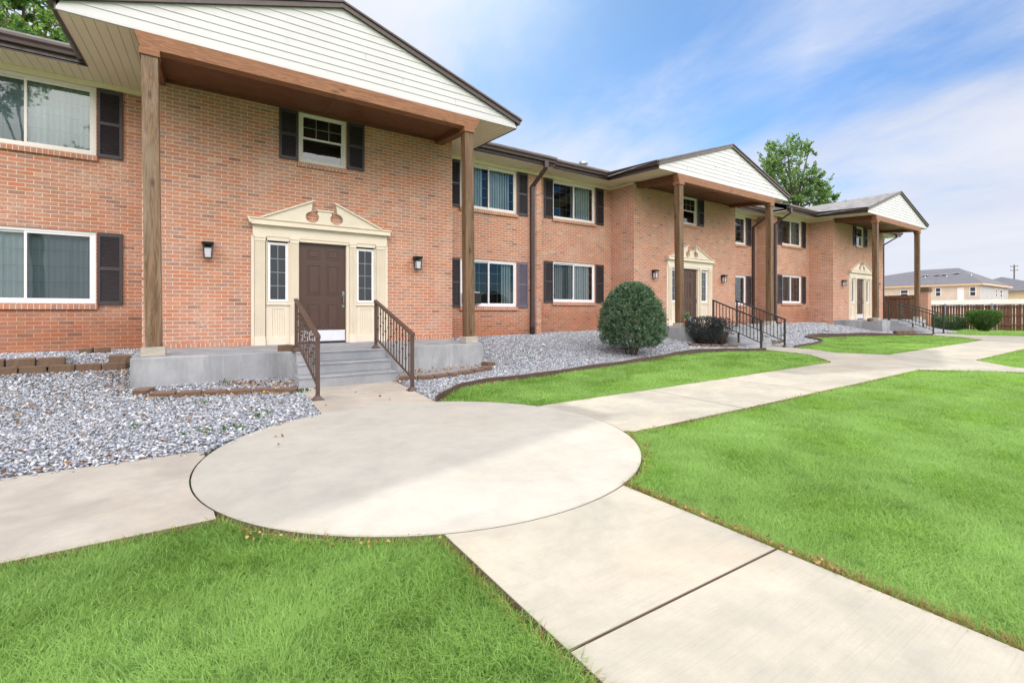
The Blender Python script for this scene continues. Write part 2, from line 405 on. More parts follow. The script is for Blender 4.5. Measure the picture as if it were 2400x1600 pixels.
def window(parent, x0, x1, z0, z1, y, kind='slider', cover=((0, 1),), fm='frame', grid=True, screen=0, sill=True):
    fw = .055 if kind != 'side' else .028; yf = y+.03
    mb = MB()
    mb.box(x0, x1, yf, yf+.08, z0, z0+fw); mb.box(x0, x1, yf, yf+.08, z1-fw, z1)
    mb.box(x0, x0+fw, yf, yf+.08, z0+fw, z1-fw); mb.box(x1-fw, x1, yf, yf+.08, z0+fw, z1-fw)
    o = mb.build('window', M[fm], parent, .004)
    a, b, c, d = x0+fw, x1-fw, z0+fw, z1-fw
    def sash(xa, xb, za, zb, yy, rows, cols, gmat='glass'):
        t = .035 if kind != 'side' else .017; s = MB()
        s.box(xa, xb, yy, yy+.03, za, za+t); s.box(xa, xb, yy, yy+.03, zb-t, zb); s.box(xa, xa+t, yy, yy+.03, za+t, zb-t); s.box(xb-t, xb, yy, yy+.03, za+t, zb-t)
        so = s.build('sash', M[fm], o)
        g = MB(); g.add([(xa+t, yy+.012, za+t), (xb-t, yy+.012, za+t), (xb-t, yy+.012, zb-t), (xa+t, yy+.012, zb-t)], [(0, 1, 2, 3)])
        g.build('pane', M[gmat], o)
        gw = .0075 if kind != 'slider' else .0045
        if grid and rows*cols > 1:
            m = MB()
            for i in range(1, cols): q = xa+t+(xb-xa-2*t)*i/cols; m.box(q-gw, q+gw, yy+.016, yy+.022, za+t, zb-t)
            for j in range(1, rows): q = za+t+(zb-za-2*t)*j/rows; m.box(xa+t, xb-t, yy+.0165, yy+.0225, q-gw, q+gw)
            m.build('muntin', M['frame' if kind != 'slider' else 'grid'], o)
    if kind == 'slider':
        m = (a+b)/2
        sash(a, m+.02, c, d, yf+.042, 4, 3, 'glass2' if screen in (1, 3) else 'glass'); sash(m-.02, b, c, d, yf+.010, 4, 3, 'glass2' if screen in (2, 3) else 'glass')
    elif kind == 'hung':
        m = (c+d)/2
        sash(a, b, m-.02, d, yf+.010, 2, 3); sash(a, b, c, m+.02, yf+.042, 1, 1)
    else:
        sash(a, b, c, d, yf+.012, 4, 2)
    for f0, f1 in cover:
        if f1 <= f0: continue
        blinds(o, a+(b-a)*f0, a+(b-a)*f1, c+.02, d, y+.19)
    k = MB(); Y = y+.75 if kind != 'side' else y+.5
    k.add([(a-.1,y+.115,c-.1),(b+.1,y+.115,c-.1),(b+.1,y+.115,d+.1),(a-.1,y+.115,d+.1),(a-.1,Y,c-.1),(b+.1,Y,c-.1),(b+.1,Y,d+.1),(a-.1,Y,d+.1)], [(0,4,5,1),(1,5,6,2),(2,6,7,3),(3,7,4,0),(4,7,6,5)])
    k.build('dark_room', M['dark'], o)
    if sill:
        s = MB(); s.hexa([(x0-.03, y-.05, z0-.105), (x1+.03, y-.05, z0-.105), (x1+.03, y+.10, z0-.085), (x0-.03, y+.10, z0-.085)],
                         [(x0-.03, y-.05, z0-.022), (x1+.03, y-.05, z0-.022), (x1+.03, y+.10, z0-.001), (x0-.03, y+.10, z0-.001)])
        s.build('brick_sill', M['sill'], o, .004)
    return o

def shutter(parent, x0, x1, z0, z1, y, mat='shutter'):
    mb = MB(); t = .045; yb = y-.012; yf = y-.038
    mb.box(x0, x1, yb, y-.002, z0, z1)
    mid = z0+(z1-z0)*.5
    mb.box(x0, x0+t, yf, yb, z0, z1); mb.box(x1-t, x1, yf, yb, z0, z1)
    for a, b in ((z0, z0+t*1.3), (mid-t*.6, mid+t*.6), (z1-t*1.6, z1)): mb.box(x0+t, x1-t, yf+.001, yb, a, b)
    for a, b in ((z0+t*1.3, mid-t*.6), (mid+t*.6, z1-t*1.6)):
        n = int((b-a)/.032)
        for i in range(n):
            q = a+(b-a)*i/n
            mb.add([(x0+t, yf+.004, q), (x1-t, yf+.004, q), (x1-t, yb, q+.028), (x0+t, yb, q+.028), (x0+t, yb, q), (x1-t, yb, q)], [(0, 1, 2, 3), (0, 4, 5, 1)])
    return mb.build('shutter', M[mat], parent)

def arcp(cx, cz, rx, rz, a0, a1, n=14):
    return [(cx+rx*math.cos(R(a0+(a1-a0)*i/n)), cz+rz*math.sin(R(a0+(a1-a0)*i/n))) for i in range(n+1)]

def flutes(mb, x0, x1, z0, z1, yf, n=5):
    st = (x1-x0)/(2*n+1)
    mb.box(x0, x1, yf+.012, 0.03, z0, z1)
    for i in range(n+1): mb.box(x0+st*2*i, x0+st*(2*i+1), yf, yf+.012, z0, z1)

def entrance(p):
    s = MB()
    for a, b in ((-1.295, -1.236), (1.281, 1.335)): s.box(a, b, -.035, .03, 0, 2.10)
    s.box(-1.27, 1.31, -.062, .03, 2.09, 2.30)
    s.box(-1.25, 1.29, -.075, -.062, 2.262, 2.30)
    s.box(-.64, .66, -.05, .03, 2.035, 2.09)
    for a, b in ((-1.03, -.64), (.66, 1.06)): s.box(a, b, -.05, .03, 2.02, 2.089)
    # jambs and backing
    s.box(-.466, -.46, -.03, .10, 0, 2.035); s.box(.455, .515, -.03, .10, 0, 2.035); s.box(-.46, .455, .0, .10, 2.03, 2.036)
    for a, b in ((-1.04, -.62), (.645, 1.08)):
        s.box(a, b, .012, .05, 0, .84); s.box(a, b, -.035, .012, .775, .825); s.box(a, b, -.02, .012, 0, .16)
        c, d = a+.11, b-.10
        s.box(a, c, -.004, .012, .16, .775); s.box(d, b, -.004, .012, .16, .775); s.box(c, d, -.004, .012, .70, .775)
        n = 5
        for i in range(n): s.box(c+(d-c)*i/n+.005, c+(d-c)*(i+1)/n-.005, .004, .012, .16, .70)
        s.box(a, a+.022, -.02, .05, .825, 2.02); s.box(b-.035, b, -.02, .05, .825, 2.02)
    s.build('door_surround', M['cream'], p, .003)
    for a, b, n in ((-1.236, -1.052, 5), (-.625, -.466, 4), (.512, .648, 4), (1.078, 1.281, 5)):
        q = MB(); flutes(q, a+.006, b-.006, .17, 2.0, -.055, n)
        q.box(a, b, -.066, .03, 0, .17); q.box(a, b, -.062, .03, 2.0, 2.06); q.box(a-.012, b+.012, -.074, .03, 2.06, 2.095)
        q.build('pilaster', M['cream'], p)
    # broken pediment with two round cut-outs
    poly = [(-1.365, 2.432), (-1.305, 2.30), (1.36, 2.30), (1.392, 2.42), (1.16, 2.425)]
    poly += [(.233, 2.846), (.262, 2.655)]
    poly += arcp(.247, 2.542, .128, .113, 82, -222)
    poly += [(.150, 2.678), (-.106, 2.68)]
    poly += arcp(-.222, 2.542, .128, .113, 42, -262)
    poly += [(-.237, 2.655), (-.216, 2.848), (-1.13, 2.434)]
    q = MB(); q.prism(poly, -.095, -.002)
    q.build('pediment', M['cream'], p)
    q = MB()
    for pts in (((-1.14, 2.425), (-.19, 2.855), .042), ((.205, 2.852), (1.17, 2.418), .042)):
        (xa, za), (xb, zb), t = pts
        q.prism([(xa, za), (xb, zb), (xb, zb+t*.7), (xa, za+t*.7)], -.135, -.004)
    q.box(-.135, .185, -.118, -.004, 2.672, 2.70)
    q.prism([(-1.37, 2.432), (-1.31, 2.30), (-1.295, 2.30), (-1.33, 2.434)], -.15, -.0955)
    q.prism([(-1.31, 2.30), (1.365, 2.30), (1.37, 2.325), (-1.32, 2.325)], -.15, -.0955)
    q.prism([(-1.365, 2.41), (-1.37, 2.436), (1.395, 2.424), (1.388, 2.398)], -.118, -.0955)
    q.build('pediment_moulding', M['cream'], p)
    for a, b in ((-1.012, -.655), (.672, 1.04)): 
        w = window(p, a, b, .84, 1.99, -.035, 'side', ((.0, .0),), 'frame_w', True, sill=False); w.name = 'sidelight'
    # door
    d = MB(); yd = .045
    d.box(-.458, .453, yd, yd+.04, .02, 2.028)
    def panel(x0, x1, z0, z1):
        t = .022
        d.prism([(x0, z0), (x1, z0), (x1-t, z0+t), (x0+t, z0+t)], yd-.008, yd, 0); d.prism([(x0, z1), (x0+t, z1-t), (x1-t, z1-t), (x1, z1)], yd-.008, yd)
        d.prism([(x0, z0), (x0+t, z0+t), (x0+t, z1-t), (x0, z1)], yd-.008, yd); d.prism([(x1, z0), (x1, z1), (x1-t, z1-t), (x1-t, z0+t)], yd-.008, yd)
        d.box(x0+.045, x1-.045, yd-.010, yd, z0+.045, z1-.045)
    for xa, xb in ((-.297, -.045), (.068, .322)):
        for za, zb in ((.275, .815), (.985, 1.60), (1.715, 1.912)): panel(xa, xb, za, zb)
    do = d.build('door', M['door'], p, .004)
    q = MB(); q.box(-.435, .44, yd-.018, yd-.011, .045, .268); q.build('kick_plate', M['kick'], do)
    q = MB(); q.box(.385, .428, yd-.012, yd, .95, 1.07); q.box(.385, .428, yd-.012, yd, .74, .80); q.tube([(.407, yd-.01, 1.0), (.407, yd-.055, .96), (.407, yd-.055, .82), (.407, yd-.01, .77)], .009, 8)
    q.tube([(.407, yd-.012, 1.04), (.407, yd-.03, 1.04)], .022, 12)
    q.build('door_handle', M['steel'], do)
    q = MB(); q.box(-.46, .455, -.03, .10, .0, .02); q.build('threshold', M['black'], p)

def lantern(p, x):
    q = MB(); z0, z1 = 1.61, 1.90
    q.box(x-.05, x+.05, -.018, 0, z0+.06, z1-.01)
    q.hexa([(x-.078, -.175, z1-.055), (x+.078, -.175, z1-.055), (x+.078, -.018, z1-.055), (x-.078, -.018, z1-.055)],
           [(x-.10, -.195, z1-.018), (x+.10, -.195, z1-.018), (x+.10, -.018, z1-.018), (x-.10, -.018, z1-.018)])
    q.box(x-.085, x+.085, -.18, -.02, z1-.018, z1)
    q.box(x-.062, x+.062, -.158, -.034, z0, z0+.012)
    for sx in (-1, 1):
        for yy in (-.155, -.037):
            q.hexa([(x+sx*.058-.006, yy-.006, z0+.012), (x+sx*.058+.006, yy-.006, z0+.012), (x+sx*.058+.006, yy+.006, z0+.012), (x+sx*.058-.006, yy+.006, z0+.012)],
                   [(x+sx*.072-.006, yy-.006, z1-.055), (x+sx*.072+.006, yy-.006, z1-.055), (x+sx*.072+.006, yy+.006, z1-.055), (x+sx*.072-.006, yy+.006, z1-.055)])
    for zz in (z0+.185,): q.box(x-.071, x+.071, -.166, -.03, zz, zz+.010)
    o = q.build('wall_lantern', M['black'], p)
    l = MB(); l.hexa([(x-.045, -.142, z0+.014), (x+.045, -.142, z0+.014), (x+.045, -.05, z0+.014), (x-.045, -.05, z0+.014)],
                     [(x-.052, -.149, z0+.18), (x+.052, -.149, z0+.18), (x+.052, -.043, z0+.18), (x-.052, -.043, z0+.18)])
    l.build('lens', M['lens'], o)

def downspout(p, x, zb, y=RY):
    q = MB(); w, d = .062, .045
    def seg(a, b):
        (ya, za), (yb, zb_) = a, b
        if abs(ya-yb) < 1e-6: q.box(x-w, x+w, ya-d, ya+d, min(za, zb_), max(za, zb_))
        else:
            q.hexa([(x-w, yb-d, zb_-.045), (x+w, yb-d, zb_-.045), (x+w, yb+d, zb_-.045), (x-w, yb+d, zb_-.045)][:4],
                   [(x-w, ya-d, za), (x+w, ya-d, za), (x+w, ya+d, za), (x-w, ya+d, za)])
    seg((.335, 4.90), (.335, 4.70)); seg((.335, 4.70), (y-.06, 4.36)); seg((y-.06, 4.32), (y-.06, zb+.24))
    o = q.build('downspout', M['brown'], p, .006)
    b = MB(); b.tube([(x, y-.06, zb+.27), (x, y-.065, zb+.1), (x+.01, y-.10, zb+.0), (x+.03, y-.22, zb-.06)], [.066, .07, .075, .085], 10)
    for i in range(7): b.tube([(x, y-.062, zb+.06+i*.03), (x, y-.062, zb+.072+i*.03)], .08, 10)
    b.build('drain_boot', M['boot'], o)

GUT = [(0, -.005), (-.07, -.005), (-.078, .045), (-.115, .085), (-.115, .125), (-.10, .125), (-.10, .10), (0, .06)]
def unit(idx, x0, Y0, z0, label, stair, opts):
    p = empty('apartment_building', (x0, Y0, z0))
    tag(p, label, 'building', 'brick apartment blocks in a row')
    zb = -.75
    w = MB()
    wall_holes(w, -FW, FW, zb, 4.72, 0, [(-1.26, 1.30, 0, 2.12), (-.46, .46, 3.645, 4.66)])
    for sx in (-1, 1): w.add([(sx*FW, 0, zb), (sx*FW, RY, zb), (sx*FW, RY, ZS-.01), (sx*FW, 0, 4.74)], [(0, 1, 2, 3) if sx > 0 else (3, 2, 1, 0)])
    w.build('brick_wall', M['brick'], p)
    
    for a, b in ((-FW+.002, -1.30), (1.34, FW-.002)):
        q = MB(); q.box(a, b, -.004, .02, .004, .075); q.build('brick_footing_course', M['sill'], p)
    w = MB()
    for sx in (-1, 1):
        a, b = (FW, WX) if sx > 0 else (-WX, -FW)
        hx = (3.67, 5.49) if sx > 0 else (-5.49, -3.67)
        wall_holes(w, a, b, zb, 4.70, RY, [(hx[0], hx[1], .79, 2.085), (hx[0], hx[1], 3.46, 4.69)])
        w.add([(sx*WX, RY, zb), (sx*WX, 10.6, zb), (sx*WX, 10.6, 5.0), (sx*WX, RY, 5.0)], [(0, 1, 2, 3) if sx > 0 else (3, 2, 1, 0)])
    w.add([(-WX, 10.6, zb), (WX, 10.6, zb), (WX, 10.6, 5), (-WX, 10.6, 5)], [(3, 2, 1, 0)])
    w.build('brick_wall', M['brick_low'], p)
    if opts.get('pier'):
        q = MB(); q.box(6.17, WX-.01, RY-.022, RY+.1, zb, 4.69)
        for z in np.arange(-.3, 4.4, .552): q.box(6.165, WX-.004, RY-.024, RY-.02, z, z+.012, 1)
        q.build('brick_pier', [M['brick'], M['dark']], p)
    # frieze boards, soffits, fascia and gutters: one of each per side
    xe0, xe1 = -WX, (WX if not opts.get('endr') else WX+.4)
    ft = .225
    for sx in (-1, 1):
        def bxs(mb, xa, xb, *rest): mb.box(min(sx*xa, sx*xb), max(sx*xa, sx*xb), *rest)
        xe = xe1 if sx > 0 else -xe0
        q = MB(); bxs(q, FW+.036, WX, RY-.035, RY+.02, 4.692, ZS-.002)
        a, b = (FW-.02, FW+.035) if sx > 0 else (-FW-.035, -FW+.02)
        q.hexa([(a, 0, 4.68), (b, 0, 4.68), (b, RY-.03, 4.692), (a, RY-.03, 4.692)], [(a, 0, zsof(0)), (b, 0, zsof(0)), (b, RY-.03, ZS-.002), (a, RY-.03, ZS-.002)])
        q.build('frieze_board', M['frieze'], p)
        q = MB(); bxs(q, 2.95, xe, .38, RY+.02, ZS, ZS+.02)
        a, b = ((2.45, 3.67) if sx > 0 else (-3.67, -2.55))
        q.hexa([(a, -1.60, zsof(-1.6)), (b, -1.60, zsof(-1.6)), (b, .381, ZS), (a, .381, ZS)], [(a, -1.60, zsof(-1.6)+.021), (b, -1.60, zsof(-1.6)+.021), (b, .381, ZS+.021), (a, .381, ZS+.021)])
        q.build('soffit', M['soffit'], p)
        q = MB(); bxs(q, 3.672, xe, .38, .40, ZS-.012, ZS+ft)
        xa, xb = (3.67, 3.69) if sx > 0 else (-3.69, -3.67)
        q.hexa([(xa, -1.62, zsof(-1.62)-.012), (xb, -1.62, zsof(-1.62)-.012), (xb, .39, ZS-.013), (xa, .39, ZS-.013)],
               [(xa, -1.62, zsof(-1.62)+ft), (xb, -1.62, zsof(-1.62)+ft), (xb, .39, ZS+ft-.002), (xa, .39, ZS+ft-.002)])
        q.build('fascia', M['brown'], p)
        g = MB(); n = len(GUT); vs = []
        for yy in (-1.66, .30):
            for u, v in GUT: vs.append((sx*(3.691-u), yy, zsof(yy)+.095+v))
        g.add(vs, [list(range(n)), list(range(2*n-1, n-1, -1))]+[(i, i+n, (i+1) % n+n, (i+1) % n) for i in range(n)])
        xs_ = sorted((sx*3.70, sx*xe)); g.prism([(.379+u, ZS+.095+v) for u, v in GUT], xs_[0], xs_[1], ax='x')
        g.build('gutter', M['brown'], p)
    # gable siding: real laps
    q = MB(); zb0 = zsof(-1.6); sl = .327
    zr = lambda x: 6.00-abs(x)*sl
    def xr(z): return max(0, (6.00-z)/sl)
    q.box(-3.67, 3.67, -1.635, -1.585, zb0-.004, zb0+.035)
    z = zb0+.035; 
    while z < 5.97:
        z2 = min(z+.123, 5.985); xa, xb = min(3.67, xr(z)), min(3.67, xr(z2))
        q.add([(-xa, -1.627, z), (xa, -1.627, z), (xb, -1.617, z2), (-xb, -1.617, z2), (-xa, -1.612, z), (xa, -1.612, z)], [(0, 1, 2, 3), (0, 4, 5, 1)])
        z = z2
    for xs, zz in ((-2.35, zb0+.16), (1.1, zb0+.285), (.4, zb0+.53), (-.9, zb0+.41), (2.2, zb0+.16), (-1.7, zb0+.655)):
        q.box(xs, xs+.004, -1.629, -1.60, zz, zz+.118)
    q.build('gable_siding', M['siding'], p)
    # rake boards
    q = MB(); xr0 = 3.72
    for sx in (-1, 1):
        poly = [(0, 6.075), (0, 5.965), (sx*xr0, 5.965-xr0*sl), (sx*xr0, 6.075-xr0*sl)]
        q.prism(poly, -1.675, -1.63)
        q.prism([(0, 6.08), (0, 6.05), (sx*(xr0+.03), 6.05-xr0*sl), (sx*(xr0+.03), 6.08-xr0*sl)], -1.70, -1.675)
    q.build('rake_board', M['brown'], p)
    # roof
    q = MB(); t = .035
    for sx in (-1, 1):
        xe = sx*3.80; ze = 6.08-3.80*sl
        q.hexa([(0, -1.69, 6.055), (xe, -1.69, ze), (xe, 4.2, ze+.05), (0, 4.2, 6.06)], [(0, -1.69, 6.055+t), (xe, -1.69, ze+t), (xe, 4.2, ze+.05+t), (0, 4.2, 6.06+t)])
    xa, xb = xe0-.0, xe1+.0
    ye, ze, yr = .27, ZS+.22, 5.8
    zrg = ze+(yr-ye)*sl
    q.hexa([(xa, ye, ze), (xb, ye, ze), (xb, yr, zrg), (xa, yr, zrg)], [(xa, ye, ze+t), (xb, ye, ze+t), (xb, yr, zrg+t), (xa, yr, zrg+t)])
    q.hexa([(xa, yr, zrg), (xb, yr, zrg), (xb, 11.2, ze), (xa, 11.2, ze)], [(xa, yr, zrg+t), (xb, yr, zrg+t), (xb, 11.2, ze+t), (xa, 11.2, ze+t)])
    for sx in (-1, 1): q.add([(sx*(WX-.02), .5, ZS+.1), (sx*(WX-.02), 11, ZS+.1), (sx*(WX-.02), yr, zrg-.02)], [(0, 1, 2)])
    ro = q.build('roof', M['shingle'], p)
    if opts.get('vent'):
        q = MB(); cx, cy, cz = opts['vent']
        q.lathe([(.10, cz-.3), (.10, cz), (.14, cz+.02), (.165, cz+.09), (.15, cz+.17), (.08, cz+.215), (.0, cz+.22)], cx, cy, 20)
        for i in range(20):
            a = 2*math.pi*i/20; q.tube([(cx+.15*math.cos(a), cy+.15*math.sin(a), cz+.01), (cx+.185*math.cos(a+.1), cy+.185*math.sin(a+.1), cz+.09), (cx+.12*math.cos(a+.2), cy+.12*math.sin(a+.2), cz+.2)], .012, 4)
        q.build('turbine_vent', M['steel'], ro)
    # portico timber
    q = MB(); q.prism([(-2.79, 4.42), (2.67, 4.42), (2.75, 4.652), (-2.87, 4.652)], -1.655, -1.47); q.build('front_beam', M['beam'], p, .006)
    for a, b in ((-2.79, -2.60), (2.48, 2.67)):
        q = MB(); q.hexa([(a, -1.47, 4.425), (b, -1.47, 4.425), (b, -.002, 4.575), (a, -.002, 4.575)], [(a, -1.47, 4.66), (b, -1.47, 4.66), (b, -.002, 4.755), (a, -.002, 4.755)])
        q.build('side_beam', M['beamy'], p, .005)
    q = MB(); q.hexa([(-2.60, -1.47, 4.555), (2.48, -1.47, 4.555), (2.48, -.002, 4.685), (-2.60, -.002, 4.685)], [(-2.60, -1.47, 4.60), (2.48, -1.47, 4.60), (2.48, -.002, 4.73), (-2.60, -.002, 4.73)])
    q.hexa([(-.03, -1.47, 4.545), (.05, -1.47, 4.545), (.05, -.002, 4.675), (-.03, -.002, 4.675)], [(-.03, -1.47, 4.556), (.05, -1.47, 4.556), (.05, -.002, 4.686), (-.03, -.002, 4.686)])
    q.box(-2.60, 2.48, -.05, -.002, 4.63, 4.684)
    q.build('portico_ceiling', M['ceil'], p)
    for cx, lean in ((-2.64, -.045), (2.54, -.04)):
        h = .098; q = MB(); y1, y2 = -1.655, -1.46; zt = 4.42
        q.hexa([(cx-h, y1, .12), (cx+h, y1, .12), (cx+h, y2, .12), (cx-h, y2, .12)], [(cx+lean-h, y1, zt-.075), (cx+lean+h, y1, zt-.075), (cx+lean+h, y2, zt-.075), (cx+lean-h, y2, zt-.075)])
        po = q.build('porch_post', M['post' if (cx < 0 and idx == 1) else 'post_b'], p, .01)
        c2 = cx+lean; q = MB(); q.box(c2-h-.022, c2+h+.022, y1-.022, y2+.022, zt-.10, zt-.001); q.build('post_cap', M['beam'], po, .004)
        q = MB(); q.box(cx-h-.042, cx+h+.042, y1-.045, y2+.045, .002, .135); q.build('post_base', M['postbase'], po, .005)
    # porch slab and steps
    sa, sb, n, tread, y_l = stair
    q = MB(); q.box(-2.88, 2.70, -1.87, 0, -.75, 0); q.build('porch_slab', M['slab'], p, .012)
    q = MB(); rise = opts['drop']/n
    for i in range(n):
        za = -rise*i - .0; yf = y_l-tread*i; e = .05*i
        q.box(sa-e*.5, sb+e*.25, yf, -1.871+.0, za-rise-.25 if i == n-1 else za-rise, za-.003)
        q.box(sa-e*.5, sb+e*.25, yf-.012, yf, za-.032, za-.003)
    q.build('steps', M['steps'], p, .008)
    # windows
    cv = opts['cover']
    for key, hx, zz in (('lu', (-5.49, -3.67), (3.46, 4.69)), ('ll', (-5.49, -3.67), (.79, 2.085)), ('ru', (3.67, 5.49), (3.46, 4.69)), ('rl', (3.67, 5.49), (.79, 2.085))):
        c, scr = cv.get(key, (((.5, 1),), 1))
        window(p, hx[0], hx[1], zz[0], zz[1], RY, 'slider', c, 'frame' if zz[0] > 2 else 'frame_w', True, scr)
        for a, b in ((hx[0]-.365, hx[0]-.015), (hx[1]+.02, hx[1]+.375)):
            m = 'shutter_l' if (key, a > hx[0]) in opts.get('faded', ()) else 'shutter'
            so = shutter(p, a, b, zz[0]-.02, min(zz[1], 4.685)-.01, RY, m)
            if m == 'shutter_l': so['label'] = 'sun-faded purple-grey louvred shutter'
    window(p, -.46, .46, 3.645, 4.66, 0, 'hung', ((0, .0),), 'frame', True)
    for a, b in ((-.815, -.475), (.475, .83)): shutter(p, a, b, 3.65, 4.64, 0)
    entrance(p)
    lantern(p, -1.98); lantern(p, 2.01)
    for x in opts['spouts']: downspout(p, x, opts['boot'])
    if opts.get('pipe'):
        q = MB(); q.tube([(-WX-.035, .55+RY*.0+.62, .2), (-WX-.035, 1.17, 4.45)], .02, 8); q.tube([(-WX-.035, 1.17, 2.0), (-WX-.035, 1.17, 2.14)], .032, 8); q.build('vent_pipe', M['white'], p)
    return p

U1 = unit(1, 2.0, 10.1, .51, 'nearest brick apartment block, big gable portico above the round concrete slab', (-.80, .63, 3, .27, -2.02),
     dict(drop=.505, pier=True, cover={'lu': (((.03, 1),), 1), 'll': (((0, 1),), 2), 'ru': (((.02, .42), (.52, .95)), 0), 'rl': (((.0, .3), (.78, .98)), 0)},
          spouts=[6.0], boot=-.05, faded={('rl', True)}, endl=False))
U2 = unit(2, 14.70, 10.605, .68, 'middle brick apartment block with round clipped bush and dark shrubs in front', (-1.50, -.18, 4, .29, -2.16),
     dict(drop=.585, cover={'lu': (((.48, .98),), 1), 'll': (((.1, .97),), 1), 'ru': (((.3, .6),), 0), 'rl': (((.0, .55),), 0)}, spouts=[6.0], boot=-.1,
          vent=(-3.0, 2.4, 5.86)))
U3 = unit(3, 27.44, 9.94, .776, 'farthest brick apartment block at the end of the row by the wooden gate', (-1.86, -.5, 4, .28, -2.14),
     dict(drop=.56, cover={'lu': (((.5, .98),), 1), 'll': (((.12, .8),), 1)}, spouts=[6.0, -6.15], boot=-.12, endr=True, pipe=True))
# ------------------------------------------------------------------ ground, walks, beds
CX, CY, CR = 1.71, 3.885, 1.80
CAM = np.array([0.0, 0.0]); TH = R(33.3); CT, ST = math.cos(TH), math.sin(TH)
def arc(a0, a1, r=CR+.009, n=24):
    return [(CX+r*math.cos(R(a0+(a1-a0)*i/n)), CY+r*math.sin(R(a0+(a1-a0)*i/n))) for i in range(n+1)]
def circ_y(x, up, r=CR+.009): return CY+(1 if up else -1)*math.sqrt(max(0, r*r-(x-CX)**2))
def ang(x, y): return math.degrees(math.atan2(y-CY, x-CX))

xs = np.concatenate([[-420, -150, -60, -25], np.arange(-12, 50, .75), [52, 54, 56, 58, 60, 62, 66, 70, 75, 80, 85, 90, 95, 100, 110, 130, 170, 260, 430]])
ys = np.concatenate([[-420, -120, -40, -15], np.arange(-8, 14, .75), [15, 18, 22, 30, 40, 55, 80, 150, 430]])
XX, YY = np.meshgrid(xs, ys)
ZZ = G(XX, np.minimum(YY, 7.0))-.036+3.15*sst(66, 100, XX)
nx, ny = len(xs), len(ys)
idx = np.arange(nx*ny).reshape(ny, nx)
quads = np.stack([idx[:-1, :-1], idx[:-1, 1:], idx[1:, 1:], idx[1:, :-1]], -1).reshape(-1, 4)
go = np_mesh('ground', np.stack([XX, YY, ZZ], -1).reshape(-1, 3), [quads], M['ground'])
tag(go, kind='structure')

def slab(mb, poly, mi=0, th=.13, dz=0.0):
    n = len(poly); top = [(x, y, gz(x, min(y, 7.0))+dz) for x, y in poly]
    vs = top+[(x, y, z-th) for x, y, z in top]
    area = sum(poly[i][0]*poly[(i+1) % n][1]-poly[(i+1) % n][0]*poly[i][1] for i in range(n))
    t = list(range(n)); t = t if area > 0 else t[::-1]
    fs = [t]+[((i, i+n, (i+1) % n+n, (i+1) % n) if area > 0 else (i, (i+1) % n, (i+1) % n+n, i+n)) for i in range(n)]
    mb.add(vs, fs, mi)
q = MB()
q.lathe([(CR-.004, -.13), (CR, -.003), (CR-.006, .003)], CX, CY, 96)
tag(q.build('round_pavement', M['disc']), kind='structure')
# front walk toward the camera
q = MB(); g = .006
a0, a1 = ang(1.03, circ_y(1.03, False)), ang(2.32, circ_y(2.32, False))
slab(q, [(1.03, 1.215+g), (2.32, 1.185+g)]+arc(a1, a0)); slab(q, [(1.03, -.6), (2.32, -.6), (2.32, 1.185-g), (1.03, 1.215-g)])
slab(q, [(1.03, -3), (2.32, -3), (2.32, -.62), (1.03, -.62)])
tag(q.build('front_path', M['walk'], bevel=.004), kind='structure')
q = MB()
b0, b1 = ang(0.0, circ_y(.0, True)), 360+ang(.06, circ_y(.06, False))
slab(q, [(-3.2, 3.075)]+[(0.045, 3.075)]+arc(b1-2, b0+1)+[(-.02, 4.63), (-3.2, 4.635)]); slab(q, [(-9, 3.075), (-3.21, 3.075), (-3.21, 4.635), (-9, 4.635)])
q.f = q.f; tag(q.build('side_path', M['walk_old'], bevel=.004), kind='structure')
# walk along the front of the blocks
q = MB(); c0, c1 = ang(3.37, circ_y(3.37, False)), ang(3.385, circ_y(3.385, True))
slab(q, [(3.45, 3.10), (5.34, 3.105), (5.40, 4.60), (3.50, 4.60)]+arc(c1, c0, n=10))
jx = [5.35, 7.25, 9.05, 10.75]
for a, b in zip(jx, jx[1:]): slab(q, [(a+.008, 3.105), (b-.004, 3.105), (b+.05, 4.60), (a+.062, 4.60)])
slab(q, [(10.754, 3.105), (11.17, 3.11), (11.64, 2.66), (12.19, 1.92), (12.4, .5), (13.0, .5), (13.03, 2.2), (14.09, 2.94), (14.1, 4.5), (13.74, 5.49), (14.2, 6.25), (14.5, 6.94), (14.5, 7.6), (13.2, 7.6), (13.13, 6.8), (12.63, 5.62), (11.39, 4.66), (11.16, 4.595), (10.81, 4.595)])
slab(q, [(12.4, -6), (13.0, -6), (13.0, .49), (12.4, .49)])
jx = [14.11, 16.2, 18.3, 20.4, 22.5]
for a, b in zip(jx, jx[1:]): slab(q, [(a+.006, 2.95), (b, 2.95), (b, 4.5), (a+.006, 4.5)])
slab(q, [(22.51, 2.95), (26.3, 2.95), (26.27, 4.2), (25.9, 5.55), (26.6, 6.4), (26.75, 7.4), (25.4, 7.4), (25.2, 6.7), (24.62, 6.3), (24.14, 5.5), (22.56, 4.53)])
slab(q, [(26.31, 2.95), (36, 2.95), (36, 4.2), (26.28, 4.2)])
tag(q.build('pavement', M['walk'], bevel=.004), kind='structure')
q = MB()
d0, d1 = ang(2.46, circ_y(2.46, True)), ang(1.09, circ_y(1.09, True))
slab(q, [(2.46, circ_y(2.46, True))]+arc(d0, d1)+[(1.16, 7.55), (2.64, 7.55), (2.60, 7.28)])
tag(q.build('doorstep_path', M['walk_old'], bevel=.004), kind='structure')

